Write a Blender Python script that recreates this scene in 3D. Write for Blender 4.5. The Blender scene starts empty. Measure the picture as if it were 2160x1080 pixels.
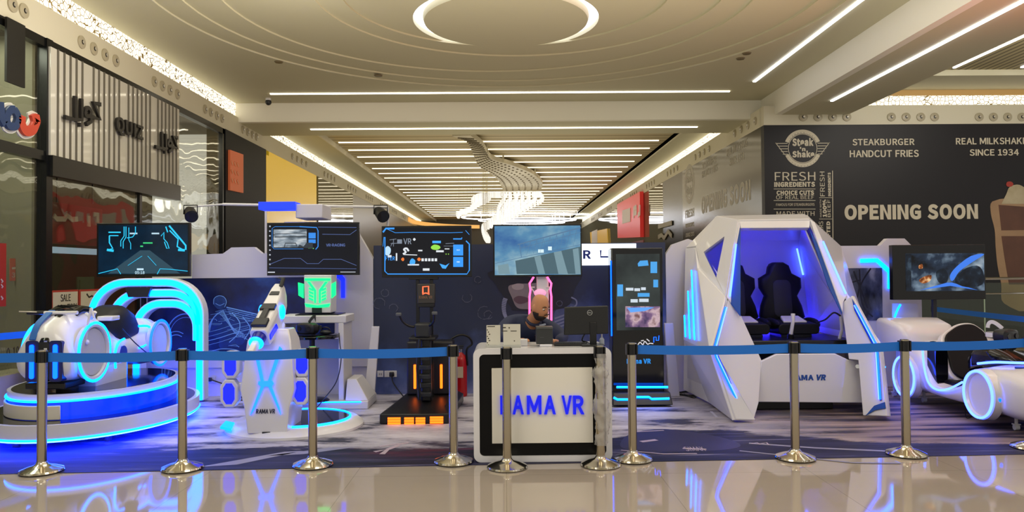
import bpy, bmesh, math, random
from mathutils import Vector as V, Matrix, Quaternion
random.seed(7)
sc = bpy.context.scene
COL = sc.collection
PI = math.pi
def R(d): return math.radians(d)

# ------------------------------------------------------------------ camera, world, exposure
FOC = 1600.0                       # focal length in pixels of the 2160 px wide frame
EYE = V((0.0, 0.0, 1.6))
_r = R(0.45)
_yc = V(((1065-1080)/FOC, -(573-540)/FOC, -1.0)).normalized()
_zc = V((-math.sin(_r), math.cos(_r), 0.0)); _zc = (_zc - _yc*_zc.dot(_yc)).normalized()
_xc = _yc.cross(_zc)
W2C = Matrix((_xc, _yc, _zc)).transposed()
C2W = W2C.transposed()
cam = bpy.data.cameras.new('camera'); cam.sensor_width = 36; cam.lens = 36*FOC/2160
cam.clip_start = 0.05; cam.clip_end = 300
camo = bpy.data.objects.new('camera', cam); COL.objects.link(camo)
camo.matrix_world = Matrix.Translation(EYE) @ C2W.to_4x4()
sc.camera = camo
sc.view_settings.view_transform = 'Standard'; sc.view_settings.look = 'None'
sc.view_settings.gamma = 1; sc.view_settings.use_curve_mapping = False
sc.view_settings.exposure = 0.08
sc.cycles.use_denoising = True
sc.cycles.max_bounces = 8; sc.cycles.diffuse_bounces = 3; sc.cycles.glossy_bounces = 4
sc.cycles.transmission_bounces = 4; sc.cycles.transparent_max_bounces = 10
sc.cycles.sample_clamp_indirect = 4.0; sc.cycles.caustics_reflective = False; sc.cycles.caustics_refractive = False
wd = bpy.data.worlds.new('mall_ambient'); sc.world = wd; wd.use_nodes = True
_bg = wd.node_tree.nodes['Background']; _bg.inputs[0].default_value = (1.0, 0.94, 0.84, 1); _bg.inputs[1].default_value = 0.55

def lamp(kind, name, loc, col, energy, size=0.1, aim=None, spot=None, blend=0.5, sy=None):
    l = bpy.data.lights.new(name, kind); l.color = col; l.energy = energy
    if kind == 'AREA':
        l.size = size
        if sy: l.shape = 'RECTANGLE'; l.size_y = sy
    else: l.shadow_soft_size = size
    if kind == 'SPOT': l.spot_size = R(spot); l.spot_blend = blend
    o = bpy.data.objects.new(name, l); COL.objects.link(o); o.location = loc
    if aim == 'UP': o.rotation_euler = (math.pi, 0, 0)
    elif aim == 'DOWN': pass
    elif aim is not None: o.rotation_euler = (V(aim)-V(loc)).to_track_quat('-Z', 'Y').to_euler()
    return o
WARM = (1.0, 0.86, 0.60)
for _x in (-2.8, 2.8):
    for _y in (2.0, 8.5):
        lamp('AREA', 'ceiling_fill', (_x, _y, 5.5), (1.0, .95, .86), 120 if _y < 4 else 45, 2.6, 'DOWN', sy=3.2)  # added area fills under the ceiling, not fittings that hang there
lamp('SPOT', 'shop_spill', (9.8, 6.0, 3.0), (1.0, .16, .04), 1300, .3, (7.6, 7.0, 5.4), 95, .9)
lamp('AREA', 'corridor_upfill', (0, 34.5, 2.6), (1.0, .90, .66), 420, 9, 'UP', sy=34)  # added unseen fill floating in the corridor, brightens its ceiling from below
lamp('AREA', 'ceiling_upfill', (0, 6.5, 2.75), (1.0, .90, .68), 380, 10, 'UP', sy=9)  # added mid-air fill facing up, stands in for floor bounce
lamp('AREA', 'wall_fill', (-2.8, 9.5, 5.45), (1.0, .94, .80), 75, 2, (-6.2, 11.5, 3.6), sy=1)  # extra fill added for the left shop wall, no such fixture
lamp('AREA', 'wall_fill', (9.6, 12.0, 5.4), (1.0, .94, .82), 90, 3, (8.6, 16.8, 3.0), sy=1)  # added unseen fill that brightens the hoarding

# ------------------------------------------------------------------ pixel rays (for laying things out at real distances)
def ray(px, py): return (C2W @ V(((px-1080)/FOC, -(py-540)/FOC, -1.0)))
def PY(px, py, y): d = ray(px, py); return EYE + d*((y-EYE.y)/d.y)
def PZ(px, py, z): d = ray(px, py); return EYE + d*((z-EYE.z)/d.z)
def PX(px, py, x): d = ray(px, py); return EYE + d*((x-EYE.x)/d.x)
class Frame:
    def __init__(s, o, r=(1,0,0), u=(0,0,1)):
        s.o = V(o); s.r = V(r).normalized(); s.u = V(u).normalized(); s.n = s.r.cross(s.u).normalized()
    def pt(s, a, b, c=0.0): return s.o + s.r*a + s.u*b + s.n*c
    def px(s, x, y):
        d = ray(x, y); t = (s.o-EYE).dot(s.n)/d.dot(s.n); p = EYE + d*t - s.o
        return (p.dot(s.r), p.dot(s.u))
def FY(y, x=0, z=0): return Frame((x, y, z))
def FXL(x): return Frame((x, 0, 0), (0,1,0))
def FXR(x): return Frame((x, 0, 0), (0,-1,0))
FLOOR = Frame((0,0,0), (1,0,0), (0,1,0))

# ------------------------------------------------------------------ materials
def lin(h):
    h = h.lstrip('#'); o = []
    for i in (0, 2, 4):
        c = int(h[i:i+2], 16)/255; o.append(c/12.92 if c <= .04045 else ((c+.055)/1.055)**2.4)
    return (*o, 1.0)
_mats = {}
def mat(name, col='#888888', rough=.5, metal=0.0, emit=None, es=0.0, coat=0.0, spec=.5, noise=None, bump=None, alpha=None):
    if name in _mats: return _mats[name]
    m = bpy.data.materials.new(name); m.use_nodes = True; _mats[name] = m
    nt = m.node_tree; b = nt.nodes['Principled BSDF']; I = b.inputs
    c = lin(col) if isinstance(col, str) else (*col[:3], 1)
    I['Base Color'].default_value = c; I['Roughness'].default_value = rough; I['Metallic'].default_value = metal
    I['Specular IOR Level'].default_value = spec; I['Coat Weight'].default_value = coat
    if emit:
        I['Emission Color'].default_value = lin(emit) if isinstance(emit, str) else (*emit[:3], 1); I['Emission Strength'].default_value = es
    if alpha is not None: I['Alpha'].default_value = alpha
    if noise or bump:
        tc = nt.nodes.new('ShaderNodeTexCoord'); n = nt.nodes.new('ShaderNodeTexNoise')
        n.inputs['Scale'].default_value = (noise or bump)[0]; n.inputs['Detail'].default_value = 4
        nt.links.new(tc.outputs['Object'], n.inputs['Vector'])
        if noise:
            mx = nt.nodes.new('ShaderNodeMix'); mx.data_type = 'RGBA'
            mx.inputs[6].default_value = c; mx.inputs[7].default_value = lin(noise[1])
            nt.links.new(n.outputs['Fac'], mx.inputs[0]); nt.links.new(mx.outputs[2], I['Base Color'])
        if bump:
            bp = nt.nodes.new('ShaderNodeBump'); bp.inputs['Strength'].default_value = bump[1]
            nt.links.new(n.outputs['Fac'], bp.inputs['Height']); nt.links.new(bp.outputs[0], I['Normal'])
    return m
class NG:
    """small node-tree builder"""
    def __init__(s, name):
        s.m = bpy.data.materials.new(name); s.m.use_nodes = True; s.nt = s.m.node_tree; s.nt.nodes.clear()
        s.out = s.nt.nodes.new('ShaderNodeOutputMaterial')
    def n(s, t, ins=None, **at):
        k = s.nt.nodes.new('ShaderNode'+t)
        for a, v in at.items(): setattr(k, a, v)
        for i, v in (ins or {}).items():
            if isinstance(v, bpy.types.NodeSocket): s.nt.links.new(v, k.inputs[i])
            else: k.inputs[i].default_value = v
        return k
    def math(s, op, a, b=0.0, clamp=False):
        k = s.n('Math', {0: a, 1: b}, operation=op); k.use_clamp = clamp; return k.outputs[0]
    def mix(s, f, a, b):
        k = s.nt.nodes.new('ShaderNodeMix'); k.data_type = 'RGBA'
        for i, v in ((0, f), (6, a), (7, b)):
            if isinstance(v, bpy.types.NodeSocket): s.nt.links.new(v, k.inputs[i])
            else: k.inputs[i].default_value = lin(v) if isinstance(v, str) else v
        return k.outputs[2]
    def ramp(s, f, stops):
        k = s.n('ValToRGB', {0: f}); e = k.color_ramp.elements
        while len(e) < len(stops): e.new(.5)
        for el, (p, c) in zip(e, stops): el.position = p; el.color = lin(c) if isinstance(c, str) else c
        return k.outputs[0]
    def coords(s, kind='Object', scale=None, rot=None):
        o = s.n('TexCoord').outputs[kind]
        if scale or rot: o = s.n('Mapping', {0: o, 3: scale or (1,1,1), 2: rot or (0,0,0)}).outputs[0]
        return o
    def done(s, sh): s.nt.links.new(sh, s.out.inputs[0]); return s.m
def glass(name, tint='#ffffff', wavy=0.0, refl=1.0, rough=0.0, wscale=(1,1,1)):
    g = NG(name)
    nrm = None
    if wavy:
        nz = g.n('TexNoise', {'Vector': g.coords('Object', wscale), 'Scale': 1.0, 'Detail': 1.0})
        nrm = g.n('Bump', {'Strength': 1.0, 'Height': nz.outputs['Fac'], 'Distance': wavy}).outputs[0]
    bf = g.n('NewGeometry').outputs['Backfacing']
    fr = g.n('Fresnel', {'IOR': g.n('MapRange', {0: bf, 3: 1.5, 4: 1/1.5}).outputs[0]}); gl = g.n('BsdfGlossy', {'Roughness': rough, 'Color': (1,1,1,1)})
    if nrm: g.nt.links.new(nrm, gl.inputs['Normal'])
    tr = g.n('BsdfTransparent', {'Color': lin(tint)})
    fac = g.math('MULTIPLY', fr.outputs[0], 1.0*refl, True)
    return g.done(g.n('MixShader', {0: fac, 1: tr.outputs[0], 2: gl.outputs[0]}).outputs[0])

# ------------------------------------------------------------------ mesh builder
class MB:
    def __init__(s): s.bm = bmesh.new()
    def _add(s, vs, fs):
        bv = [s.bm.verts.new(v) for v in vs]
        for f in fs:
            try: s.bm.faces.new([bv[i] for i in f])
            except ValueError: pass
        return bv
    def box(s, c, d, M=None, rz=0.0):
        c = V(c); x, y, z = d[0]/2, d[1]/2, d[2]/2
        m = M or Matrix.Rotation(rz, 3, 'Z')
        vs = [c + m @ V((i*x, j*y, k*z)) for k in (-1,1) for j in (-1,1) for i in (-1,1)]
        s._add(vs, [(0,2,3,1),(4,5,7,6),(0,1,5,4),(2,6,7,3),(0,4,6,2),(1,3,7,5)]); return s
    def bx(s, x0, x1, y0, y1, z0, z1): return s.box(((x0+x1)/2,(y0+y1)/2,(z0+z1)/2), (x1-x0,y1-y0,z1-z0))
    def cyl(s, p0, p1, r0, r1=None, n=20):
        r1 = r0 if r1 is None else r1; p0, p1 = V(p0), V(p1); q = (p1-p0).to_track_quat('Z', 'Y')
        ring = [q @ V((math.cos(2*PI*i/n), math.sin(2*PI*i/n), 0)) for i in range(n)]
        vs = [p0+e*r0 for e in ring]+[p1+e*r1 for e in ring]
        s._add(vs, [(i,(i+1)%n,n+(i+1)%n,n+i) for i in range(n)]+[tuple(reversed(range(n))), tuple(range(n,2*n))]); return s
    def tube(s, pts, r, n=8, closed=False):
        pts = [V(p) for p in pts]; k = len(pts); rs = r if isinstance(r, (list, tuple)) else [r]*k
        T = []
        for i in range(k):
            a = pts[(i-1) % k] if (closed or i) else pts[0]; b = pts[(i+1) % k] if (closed or i < k-1) else pts[-1]
            T.append((b-a).normalized())
        nr = T[0].orthogonal().normalized(); rings = []
        for i in range(k):
            nr = (nr - T[i]*nr.dot(T[i]));  nr = nr.normalized() if nr.length > 1e-6 else T[i].orthogonal().normalized()
            bn = T[i].cross(nr)
            rings.append([pts[i]+(nr*math.cos(2*PI*j/n)+bn*math.sin(2*PI*j/n))*rs[i] for j in range(n)])
        return s.loft(rings, loop=closed)
    def loft(s, rings, caps=True, loop=False):
        n = len(rings[0]); vs = [p for r in rings for p in r]; k = len(rings); fs = []
        for i in range(k if loop else k-1):
            a, b = i*n, ((i+1) % k)*n
            fs += [(a+j, a+(j+1)%n, b+(j+1)%n, b+j) for j in range(n)]
        if caps and not loop: fs += [tuple(reversed(range(n))), tuple(range((k-1)*n, k*n))]
        s._add(vs, fs); return s
    def sweep(s, pts, prof, up, closed=False):
        """sweep a 2-D profile (a along side, b along up) with a fixed up vector"""
        pts = [V(p) for p in pts]; k = len(pts); up = V(up).normalized(); rings = []
        for i in range(k):
            a = pts[(i-1) % k] if (closed or i) else pts[0]; b = pts[(i+1) % k] if (closed or i < k-1) else pts[-1]
            t = (b-a).normalized(); sd = t.cross(up).normalized()
            rings.append([pts[i]+sd*x+up*y for x, y in prof])
        return s.loft(rings, loop=closed)
    def prism(s, pts, vec):
        pts = [V(p) for p in pts]; vec = V(vec); n = len(pts)
        s._add(pts+[p+vec for p in pts], [tuple(reversed(range(n))), tuple(range(n,2*n))]+[(i,(i+1)%n,n+(i+1)%n,n+i) for i in range(n)]); return s
    def poly(s, F, pts, c0, c1): return s.prism([F.pt(a, b, c0) for a, b in pts], F.n*(c1-c0))
    def pp(s, F, pix, c0=0.0, c1=0.01): return s.poly(F, [F.px(x, y) for x, y in pix], c0, c1)
    def prect(s, F, x0, y0, x1, y1, c0=0.0, c1=0.01):
        a0, b1 = F.px(x0, y0); a1, b0 = F.px(x1, y1)
        return s.poly(F, [(a0,b0),(a1,b0),(a1,b1),(a0,b1)], c0, c1)
    def pline(s, F, pix, w, c0=0.0, c1=0.004, closed=False):
        """flat stroke along pixel points, w metres wide"""
        P = [V((*F.px(x, y), 0)) for x, y in pix]; k = len(P); L = []; Rr = []; s.lift = getattr(s, 'lift', 0)+1
        for i in range(k):
            a = P[(i-1) % k] if (closed or i) else P[0]; b = P[(i+1) % k] if (closed or i < k-1) else P[-1]
            t = (b-a).normalized(); nn = V((-t.y, t.x, 0))*w/2; L.append(P[i]+nn); Rr.append(P[i]-nn)
        for i in range(k if closed else k-1):
            j = (i+1) % k
            s.poly(F, [(q.x, q.y) for q in (L[i], L[j], Rr[j], Rr[i])], c0, c1+.00025*(s.lift % 24)+.00012*(i % 2))
        return s
    def lathe(s, prof, o=(0,0,0), n=24, ax=None):
        o = V(o); q = V(ax).to_track_quat('Z','Y') if ax else Quaternion()
        rings = [[o + q @ V((r*math.cos(2*PI*i/n), r*math.sin(2*PI*i/n), z)) for i in range(n)] for r, z in prof]
        return s.loft(rings)
    def ell(s, c, rad, M=None, n=16, m=10):
        c = V(c); M = M or Matrix.Identity(3); rings = []
        for j in range(m+1):
            th = PI*(j+.02 if j == 0 else j-.02 if j == m else j)/m
            rings.append([c + M @ V((rad[0]*math.sin(th)*math.cos(2*PI*i/n), rad[1]*math.sin(th)*math.sin(2*PI*i/n), -rad[2]*math.cos(th))) for i in range(n)])
        return s.loft(rings)
    def build(s, name, m, parent=None, smooth=True, bevel=0.0, seg=2, angle=38, sub=0, label=None, kind=None):
        bmesh.ops.recalc_face_normals(s.bm, faces=s.bm.faces)
        if parent is not None: bmesh.ops.transform(s.bm, matrix=wm(parent).inverted(), verts=s.bm.verts)
        me = bpy.data.meshes.new(name); s.bm.to_mesh(me); s.bm.free()
        if smooth:
            for p in me.polygons: p.use_smooth = True
            me.set_sharp_from_angle(angle=R(angle))
        if m: me.materials.append(m)
        o = bpy.data.objects.new(name, me); COL.objects.link(o)
        if parent is not None: o.parent = parent
        if bevel: b = o.modifiers.new('bevel', 'BEVEL'); b.width = bevel; b.segments = seg; b.limit_method = 'ANGLE'
        if sub: b = o.modifiers.new('sub', 'SUBSURF'); b.levels = sub; b.render_levels = sub
        if label: o['label'] = label
        if kind: o['kind'] = kind
        return o
def wm(o):
    M = Matrix.LocRotScale(o.location, o.rotation_euler, o.scale)
    return wm(o.parent) @ M if o.parent else M
def T(name, label, cat, loc=(0,0,0), rz=0.0, group=None):
    o = bpy.data.objects.new(name, None); COL.objects.link(o); o.empty_display_size = .1
    o.location = loc; o.rotation_euler = (0, 0, rz); return tag(o, label, cat, group)
def tag(o, label, cat, group=None):
    o['label'] = label; o['category'] = cat
    if group: o['group'] = group
    return o
def struct(o): o['kind'] = 'structure'; return o
def dup(o, parent=None, root=True):
    c = o.copy(); COL.objects.link(c)
    if parent is not None: c.parent = parent
    for ch in list(o.children): dup(ch, c)
    return c
def rrect(x0, y0, x1, y1, r, n=5):
    P = []
    for cx, cy, a in ((x1-r, y1-r, 0), (x0+r, y1-r, 90), (x0+r, y0+r, 180), (x1-r, y0+r, 270)):
        P += [(cx+r*math.cos(R(a+90*i/n)), cy+r*math.sin(R(a+90*i/n))) for i in range(n+1)]
    return P
def spline(P, n=6, closed=False):
    """Catmull-Rom through points"""
    P = [V(p) for p in P]; k = len(P); out = []
    for i in range(k if closed else k-1):
        g = (lambda j: P[j % k]) if closed else (lambda j: P[max(0, min(k-1, j))])
        a, b, c, d = g(i-1), g(i), g(i+1), g(i+2)
        for t in range(n):
            t /= n
            out.append(.5*((2*b)+(c-a)*t+(2*a-5*b+4*c-d)*t*t+(3*b-a-3*c+d)*t**3))
    if not closed: out.append(P[-1])
    return out
def sp2(P, n=6, closed=False): return [(v.x, v.y) for v in spline([(x, y, 0) for x, y in P], n, closed)]
_tc = {}
try:
    import os
    FONT = bpy.data.fonts.load(os.path.join(bpy.utils.system_resource('DATAFILES'), 'fonts', 'Noto Sans CJK Regular.woff2'))   # ships with Blender
except Exception:
    FONT = None
def glyphs(s, bold=0.0, shear=0.0, extr=.02, align='LEFT'):
    k = (s, bold, shear, extr, align)
    if k not in _tc:
        cu = bpy.data.curves.new('lettering', 'FONT'); cu.body = s; cu.size = 1; cu.offset = bold; cu.shear = shear
        cu.extrude = extr; cu.resolution_u = 5; cu.align_x = align; cu.space_character = 1+bold*2.5
        if FONT: cu.font = FONT
        o = bpy.data.objects.new('lettering', cu); COL.objects.link(o)
        dg = bpy.context.evaluated_depsgraph_get(); dg.update()
        me = bpy.data.meshes.new_from_object(o.evaluated_get(dg))
        vs = [v.co.copy() for v in me.vertices]; fs = [tuple(p.vertices) for p in me.polygons]
        bpy.data.objects.remove(o); bpy.data.curves.remove(cu); bpy.data.meshes.remove(me)
        xs = [v.x for v in vs] or [0]; ys = [v.y for v in vs] or [0]
        _tc[k] = (vs, fs, min(xs), max(xs), min(ys), max(ys))
    return _tc[k]
def heavy(s, off, shear, extr=.02):
    """bold lettering set letter by letter; N and M are drawn as plain polygons with thick strokes"""
    k = ('heavy', s, off, shear)
    if k in _tc: return _tc[k]
    V_, F_, x = [], [], 0.0; cap = glyphs('H', 0.0, 0.0, extr)[5]; e = cap/.733
    for ch in s:
        if ch == ' ': x += .30*e; continue
        if ch in 'NM':
            w, h = .085*e+2*off, cap+2*off; W = .55*e+2*off if ch == 'N' else .70*e+2*off
            P = [(0,0),(0,h),(w*1.05,h),(W-w,h*.33),(W-w,h),(W,h),(W,0),(W-w*1.05,0),(w,h*.67),(w,0)] if ch == 'N' else \
                [(0,0),(0,h),(w*1.25,h),(W/2,h*.40),(W-w*1.25,h),(W,h),(W,0),(W-w,0),(W-w,h*.64),(W/2+w*.42,h*.12),(W/2-w*.42,h*.12),(w,h*.64),(w,0)]
            n = len(P); b = len(V_)
            V_ += [V((x+p[0]+shear*p[1], p[1]-off, z)) for z in (-extr, extr) for p in P]
            F_ += [tuple(b+i for i in reversed(range(n))), tuple(b+n+i for i in range(n))]+[(b+i, b+(i+1) % n, b+n+(i+1) % n, b+n+i) for i in range(n)]
            x += W+.085*e
        else:
            vs, fs, x0, x1, y0, y1 = glyphs(ch, off, shear, extr); b = len(V_)
            V_ += [v+V((x-x0, 0, 0)) for v in vs]; F_ += [tuple(b+i for i in f) for f in fs]; x += x1-x0+(.04 if ch in 'AV' else .085)*e
    xs = [v.x for v in V_]; ys = [v.y for v in V_]; _tc[k] = (V_, F_, min(xs), max(xs), min(ys), max(ys)); return _tc[k]
def text(mb, F, s, box, c=0.0, th=.004, bold=0.0, shear=0.0, mirror=False):
    """lettering filling the frame-space box (a0,b0,a1,b1)"""
    vs, fs, x0, x1, y0, y1 = (heavy(s, min(bold, .03)*.7, shear) if bold and any(c in s for c in 'NM') else glyphs(s, min(bold, .03)*.7, shear, .02)); a0, b0, a1, b1 = box
    sx = (a1-a0)/max(1e-6, x1-x0); sy = (b1-b0)/max(1e-6, y1-y0); P = []
    for v in vs:
        x = (x1-v.x) if mirror else (v.x-x0)
        P.append(F.pt(a0+x*sx, b0+(v.y-y0)*sy, c+(v.z+.02)/.04*th))
    mb._add(P, fs); return mb
def ptext(mb, F, s, x0, y0, x1, y1, **k):
    a0, b1 = F.px(x0, y0); a1, b0 = F.px(x1, y1); return text(mb, F, s, (a0, b0, a1, b1), **k)
def arc_text(mb, F, s, cx, cy, r, a0, a1, size, c=0.0, th=.003, inward=False, bold=0.0):
    n = len(s)
    for i, ch in enumerate(s):
        if ch == ' ': continue
        a = R(a0+(a1-a0)*i/(n-1)); vs, fs, x0, x1, y0, y1 = glyphs(ch, bold)
        rot = a-PI/2 if not inward else a+PI/2
        P = []
        for v in vs:
            x = (v.x-(x0+x1)/2)*size; y = (v.y-.36)*size
            P.append(F.pt(cx+r*math.cos(a)+x*math.cos(rot)-y*math.sin(rot), cy+r*math.sin(a)+x*math.sin(rot)+y*math.cos(rot), c+(v.z+.02)/.04*th))
        mb._add(P, fs)
    return mb
ORD = ['nearest','second','third','fourth','fifth','sixth','seventh','eighth','ninth','tenth','eleventh','twelfth','thirteenth','fourteenth','fifteenth','sixteenth','seventeenth','eighteenth','nineteenth','twentieth','twenty-first','twenty-second','twenty-third','farthest']
def led(name, col, s=2.0): return mat(name, '#101418', .4, emit=col, es=s)
WHITE = mat('white_lacquer', '#e4e3e8', .22, coat=.3)
WHITEM = mat('white_matt', '#d9d8de', .5)
BLACK = mat('black_satin', '#0c0d10', .35)
BLACKG = mat('black_gloss', '#08090c', .08)
DGREY = mat('dark_grey_plastic', '#22252a', .45)
STEEL = mat('brushed_steel', '#b3a78f', .22, metal=1.0)
CHROME = mat('chrome', '#d8d8d8', .08, metal=1.0)
CYAN = led('cyan_led', (0.0, .115, 1.0), 11.5)
AZURE = led('azure_led', (.0, .045, 1.0), 7.5)
DBLUE = led('deep_blue_led', (.004, .012, 1.0), 2.5)
ICE = led('ice_blue_led', (.035, .08, 1.0), 10)
BLUELAMP = (.05, .07, 1.0)
# ================================================================== the setting
CEILM = mat('ceiling_paint', '#cbc6aa', .7)
CEILD = mat('ceiling_tan', '#b3a588', .7)
FASC = mat('fascia_paint', '#d9d3bd', .55)
WARMST = mat('warm_led_strip', '#ffffff', .5, emit=(1.0, .90, .70), es=5.0)
COOLST = mat('cool_led_strip', '#ffffff', .5, emit=(.92, .93, 1.0), es=7.0)
CORST = mat('corridor_led_strip', '#ffffff', .5, emit=(1.0, .88, .62), es=2.6)
XL, XR, YB, YS = -6.2, 5.8, 17.7, 16.8
ZF0, ZF1, ZC = 4.82, 5.25, 5.58
# ---- floor: polished beige tiles
g = NG('polished_tile'); co = g.coords('Object')
br = g.n('TexBrick', {'Vector': co, 'Color1': lin('#a89d92'), 'Color2': lin('#a4998e'), 'Mortar': lin('#7d7465'), 'Scale': 1.0, 'Mortar Size': .0025, 'Brick Width': 1.2, 'Row Height': 1.2, 'Bias': 0.0}); br.offset = 0.0
nz = g.n('TexNoise', {'Vector': co, 'Scale': 2.2, 'Detail': 5.0})
cc = g.mix(g.math('MULTIPLY', nz.outputs['Fac'], .5), br.outputs['Color'], '#b5aa9f')
pb = g.n('BsdfPrincipled', {'Base Color': cc, 'Roughness': .045, 'Specular IOR Level': .75})
TILE = g.done(pb.outputs[0])
struct(MB().bx(-10, 14, -4, 64, -.1, 0).build('floor', TILE, smooth=False))
# ---- near ceiling: flat slab with stepped circular recesses
def ring_faces(mb, c0, r0, c1, r1, z0, z1, n=72):
    P = [V((c0[0]+r0*math.cos(2*PI*i/n), c0[1]+r0*math.sin(2*PI*i/n), z0)) for i in range(n)]
    Q = [V((c1[0]+r1*math.cos(2*PI*i/n), c1[1]+r1*math.sin(2*PI*i/n), z1)) for i in range(n)]
    mb._add(P+Q, [(i, (i+1) % n, n+(i+1) % n, n+i) for i in range(n)])
def edge_rect(c, a, x0, x1, y0, y1):
    dx, dy = math.cos(a), math.sin(a); t = 1e9
    if dx > 1e-9: t = min(t, (x1-c[0])/dx)
    if dx < -1e-9: t = min(t, (x0-c[0])/dx)
    if dy > 1e-9: t = min(t, (y1-c[1])/dy)
    if dy < -1e-9: t = min(t, (y0-c[1])/dy)
    return V((c[0]+dx*t, c[1]+dy*t, 0))
rings = [((0, 11.2), 5.10), ((0, 11.2), 4.70), ((-.2, 11.3), 3.95), ((.25, 11.2), 3.05), ((.05, 11.25), 2.45)]
mb = MB(); X0, X1, Y0, Y1 = XL-.2, 6.05, -4, YB
c, r = rings[0]; n = 144
angs = sorted(set([2*PI*i/n for i in range(n)]+[math.atan2(y-c[1], x-c[0]) % (2*PI) for x in (X0, X1) for y in (Y0, Y1)]))
P = [V((c[0]+r*math.cos(a), c[1]+r*math.sin(a), ZC)) for a in angs]
Q = [edge_rect(c, a, X0, X1, Y0, Y1)+V((0,0,ZC)) for a in angs]; k = len(angs)
mb._add(P+Q, [(i, (i+1) % k, k+(i+1) % k, k+i) for i in range(k)])
z = ZC
for i, (c, r) in enumerate(rings):
    z2 = z+.028
    ring_faces(mb, c, r, c, r, z, z2)
    nc, nr = rings[i+1] if i+1 < len(rings) else ((.05, 12.4), 1.52)
    ring_faces(mb, c, r, nc, nr, z2, z2); z = z2
ring_faces(mb, (.05, 12.4), 1.52, (.05, 12.4), 1.52, z, z+.3)
struct(mb.build('ceiling', CEILM, smooth=True))
d = MB().lathe([(.01, z-.03), (1.34, z-.03), (1.36, z+.02), (1.36, z+.3), (.01, z+.3)], (.05, 12.4, 0), 72).build('ceiling_disc', CEILM)
tag(d, 'round drop disc in the ceiling with a white glowing rim', 'ceiling light')
q = MB().lathe([(1.365, z+.07), (1.515, z+.07), (1.515, z+.12), (1.365, z+.12)], (.05, 12.4, 0), 72)
q.build('glow_ring', mat('cove_white', '#ffffff', .5, emit=(.86, .88, 1.0), es=2.6), d, label='white cove light ring')
# cove lights in two steps of the dome, seen at the frame's top edge
for nm, (c, r), zz, a0, a1, lb in (('cove_light', ((.05,11.25),2.45), ZC+.28, 150, 200, 'cool white cove light in the inner dome step left of the disc'), ('cove_light', ((-.2,11.3),3.95), ZC+.17, 150, 200, 'cool white cove light in the outer dome step at the left'), ('cove_light', ((.25,11.2),3.05), ZC+.23, -20, 25, 'cool white cove light in the dome step right of the disc')):
    pts = [V((c[0]+(r-.03)*math.cos(R(a0+(a1-a0)*i/16)), c[1]+(r-.03)*math.sin(R(a0+(a1-a0)*i/16)), zz)) for i in range(17)]
    tag(MB().tube(pts, .012, 6).build(nm, mat('cove_cool', '#ffffff', .5, emit=(.8, .84, 1.0), es=5.0)), lb, 'cove light')
# ---- cross beam, its soffit, corridor ceiling
struct(MB().bx(XL-.2, 6.2, YB, YB+.15, 5.14, 6.1).build('trim_1', mat('beam_paint', '#f0ede0', .6), smooth=False))
struct(MB().bx(XL-.2, XR, YB+.15, 19.5, 5.14, 5.3).build('trim_2', CEILM, smooth=False))
g = NG('ribbed_ceiling'); co = g.coords('Object'); sp = g.n('SeparateXYZ', {0: co})
wv = g.math('FRACT', g.math('MULTIPLY', sp.outputs['Y'], 2.1)); st = g.math('GREATER_THAN', wv, .30)
RIBC = g.done(g.n('BsdfPrincipled', {'Base Color': g.mix(st, '#a3946f', '#c9bb97'), 'Roughness': .6}).outputs[0])
struct(MB().bx(-5.2, 5.0, 19.5, 58, 5.62, 5.8).build('ceiling_corridor', RIBC, smooth=False))
for nm, xa, xb in (('ceiling_left', XL-.2, -5.2), ('ceiling_right', 5.0, XR+.2)):
    struct(MB().bx(xa, xb, 19.5, 58, 5.50, 5.62).build(nm, CEILM, smooth=False))
struct(MB().bx(-5.24, -5.2, 19.5, 58, 5.46, 5.62).build('trim_3', FASC, smooth=False))
struct(MB().bx(5.0, 5.04, 19.5, 58, 5.46, 5.62).build('trim_4', FASC, smooth=False))
# ---- fascias
struct(MB().bx(XL-.25, XL, -4, 58, ZF0, ZF1).build('trim_left', FASC, smooth=False))
struct(MB().bx(XR, XR+.25, YS+.2, 58, ZF0, ZF1).build('trim_right', FASC, smooth=False))
struct(MB().bx(XR, 14, YS, YS+.25, ZF0, ZF1).build('trim_front', FASC, smooth=False))
# ---- backlit lattice bands
g = NG('backlit_lattice'); co = g.coords('Object', (1,1,1))
vo = g.n('TexVoronoi', {'Vector': co, 'Scale': 8.5, 'Randomness': .75}, feature='DISTANCE_TO_EDGE', distance='MANHATTAN') if False else g.n('TexVoronoi', {'Vector': co, 'Scale': 11.0, 'Randomness': .8}, feature='DISTANCE_TO_EDGE')
ed = g.math('LESS_THAN', vo.outputs['Distance'], .05)
df = g.n('BsdfDiffuse', {'Color': lin('#a08a58')}); em = g.n('Emission', {'Color': (1.0, .90, .66, 1), 'Strength': 1.8})
LATT = g.done(g.n('MixShader', {0: ed, 1: em.outputs[0], 2: df.outputs[0]}).outputs[0])
for nm, args in (('lattice', (XL-.22, XL-.06, -4, YB, ZF1, ZC)), ('lattice', (XL-.22, XL-.06, 19.5, 57, ZF1, 5.50)), ('lattice', (XR+.06, XR+.2, 19.5, 57, ZF1, 5.50)), ('lattice', (7.7, 14, YS+.05, YS+.2, ZF1-.02, 5.47))):
    o = MB().bx(*args).build('trim_9', LATT, smooth=False); struct(o)
warm = (1.0, .72, .32)
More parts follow.
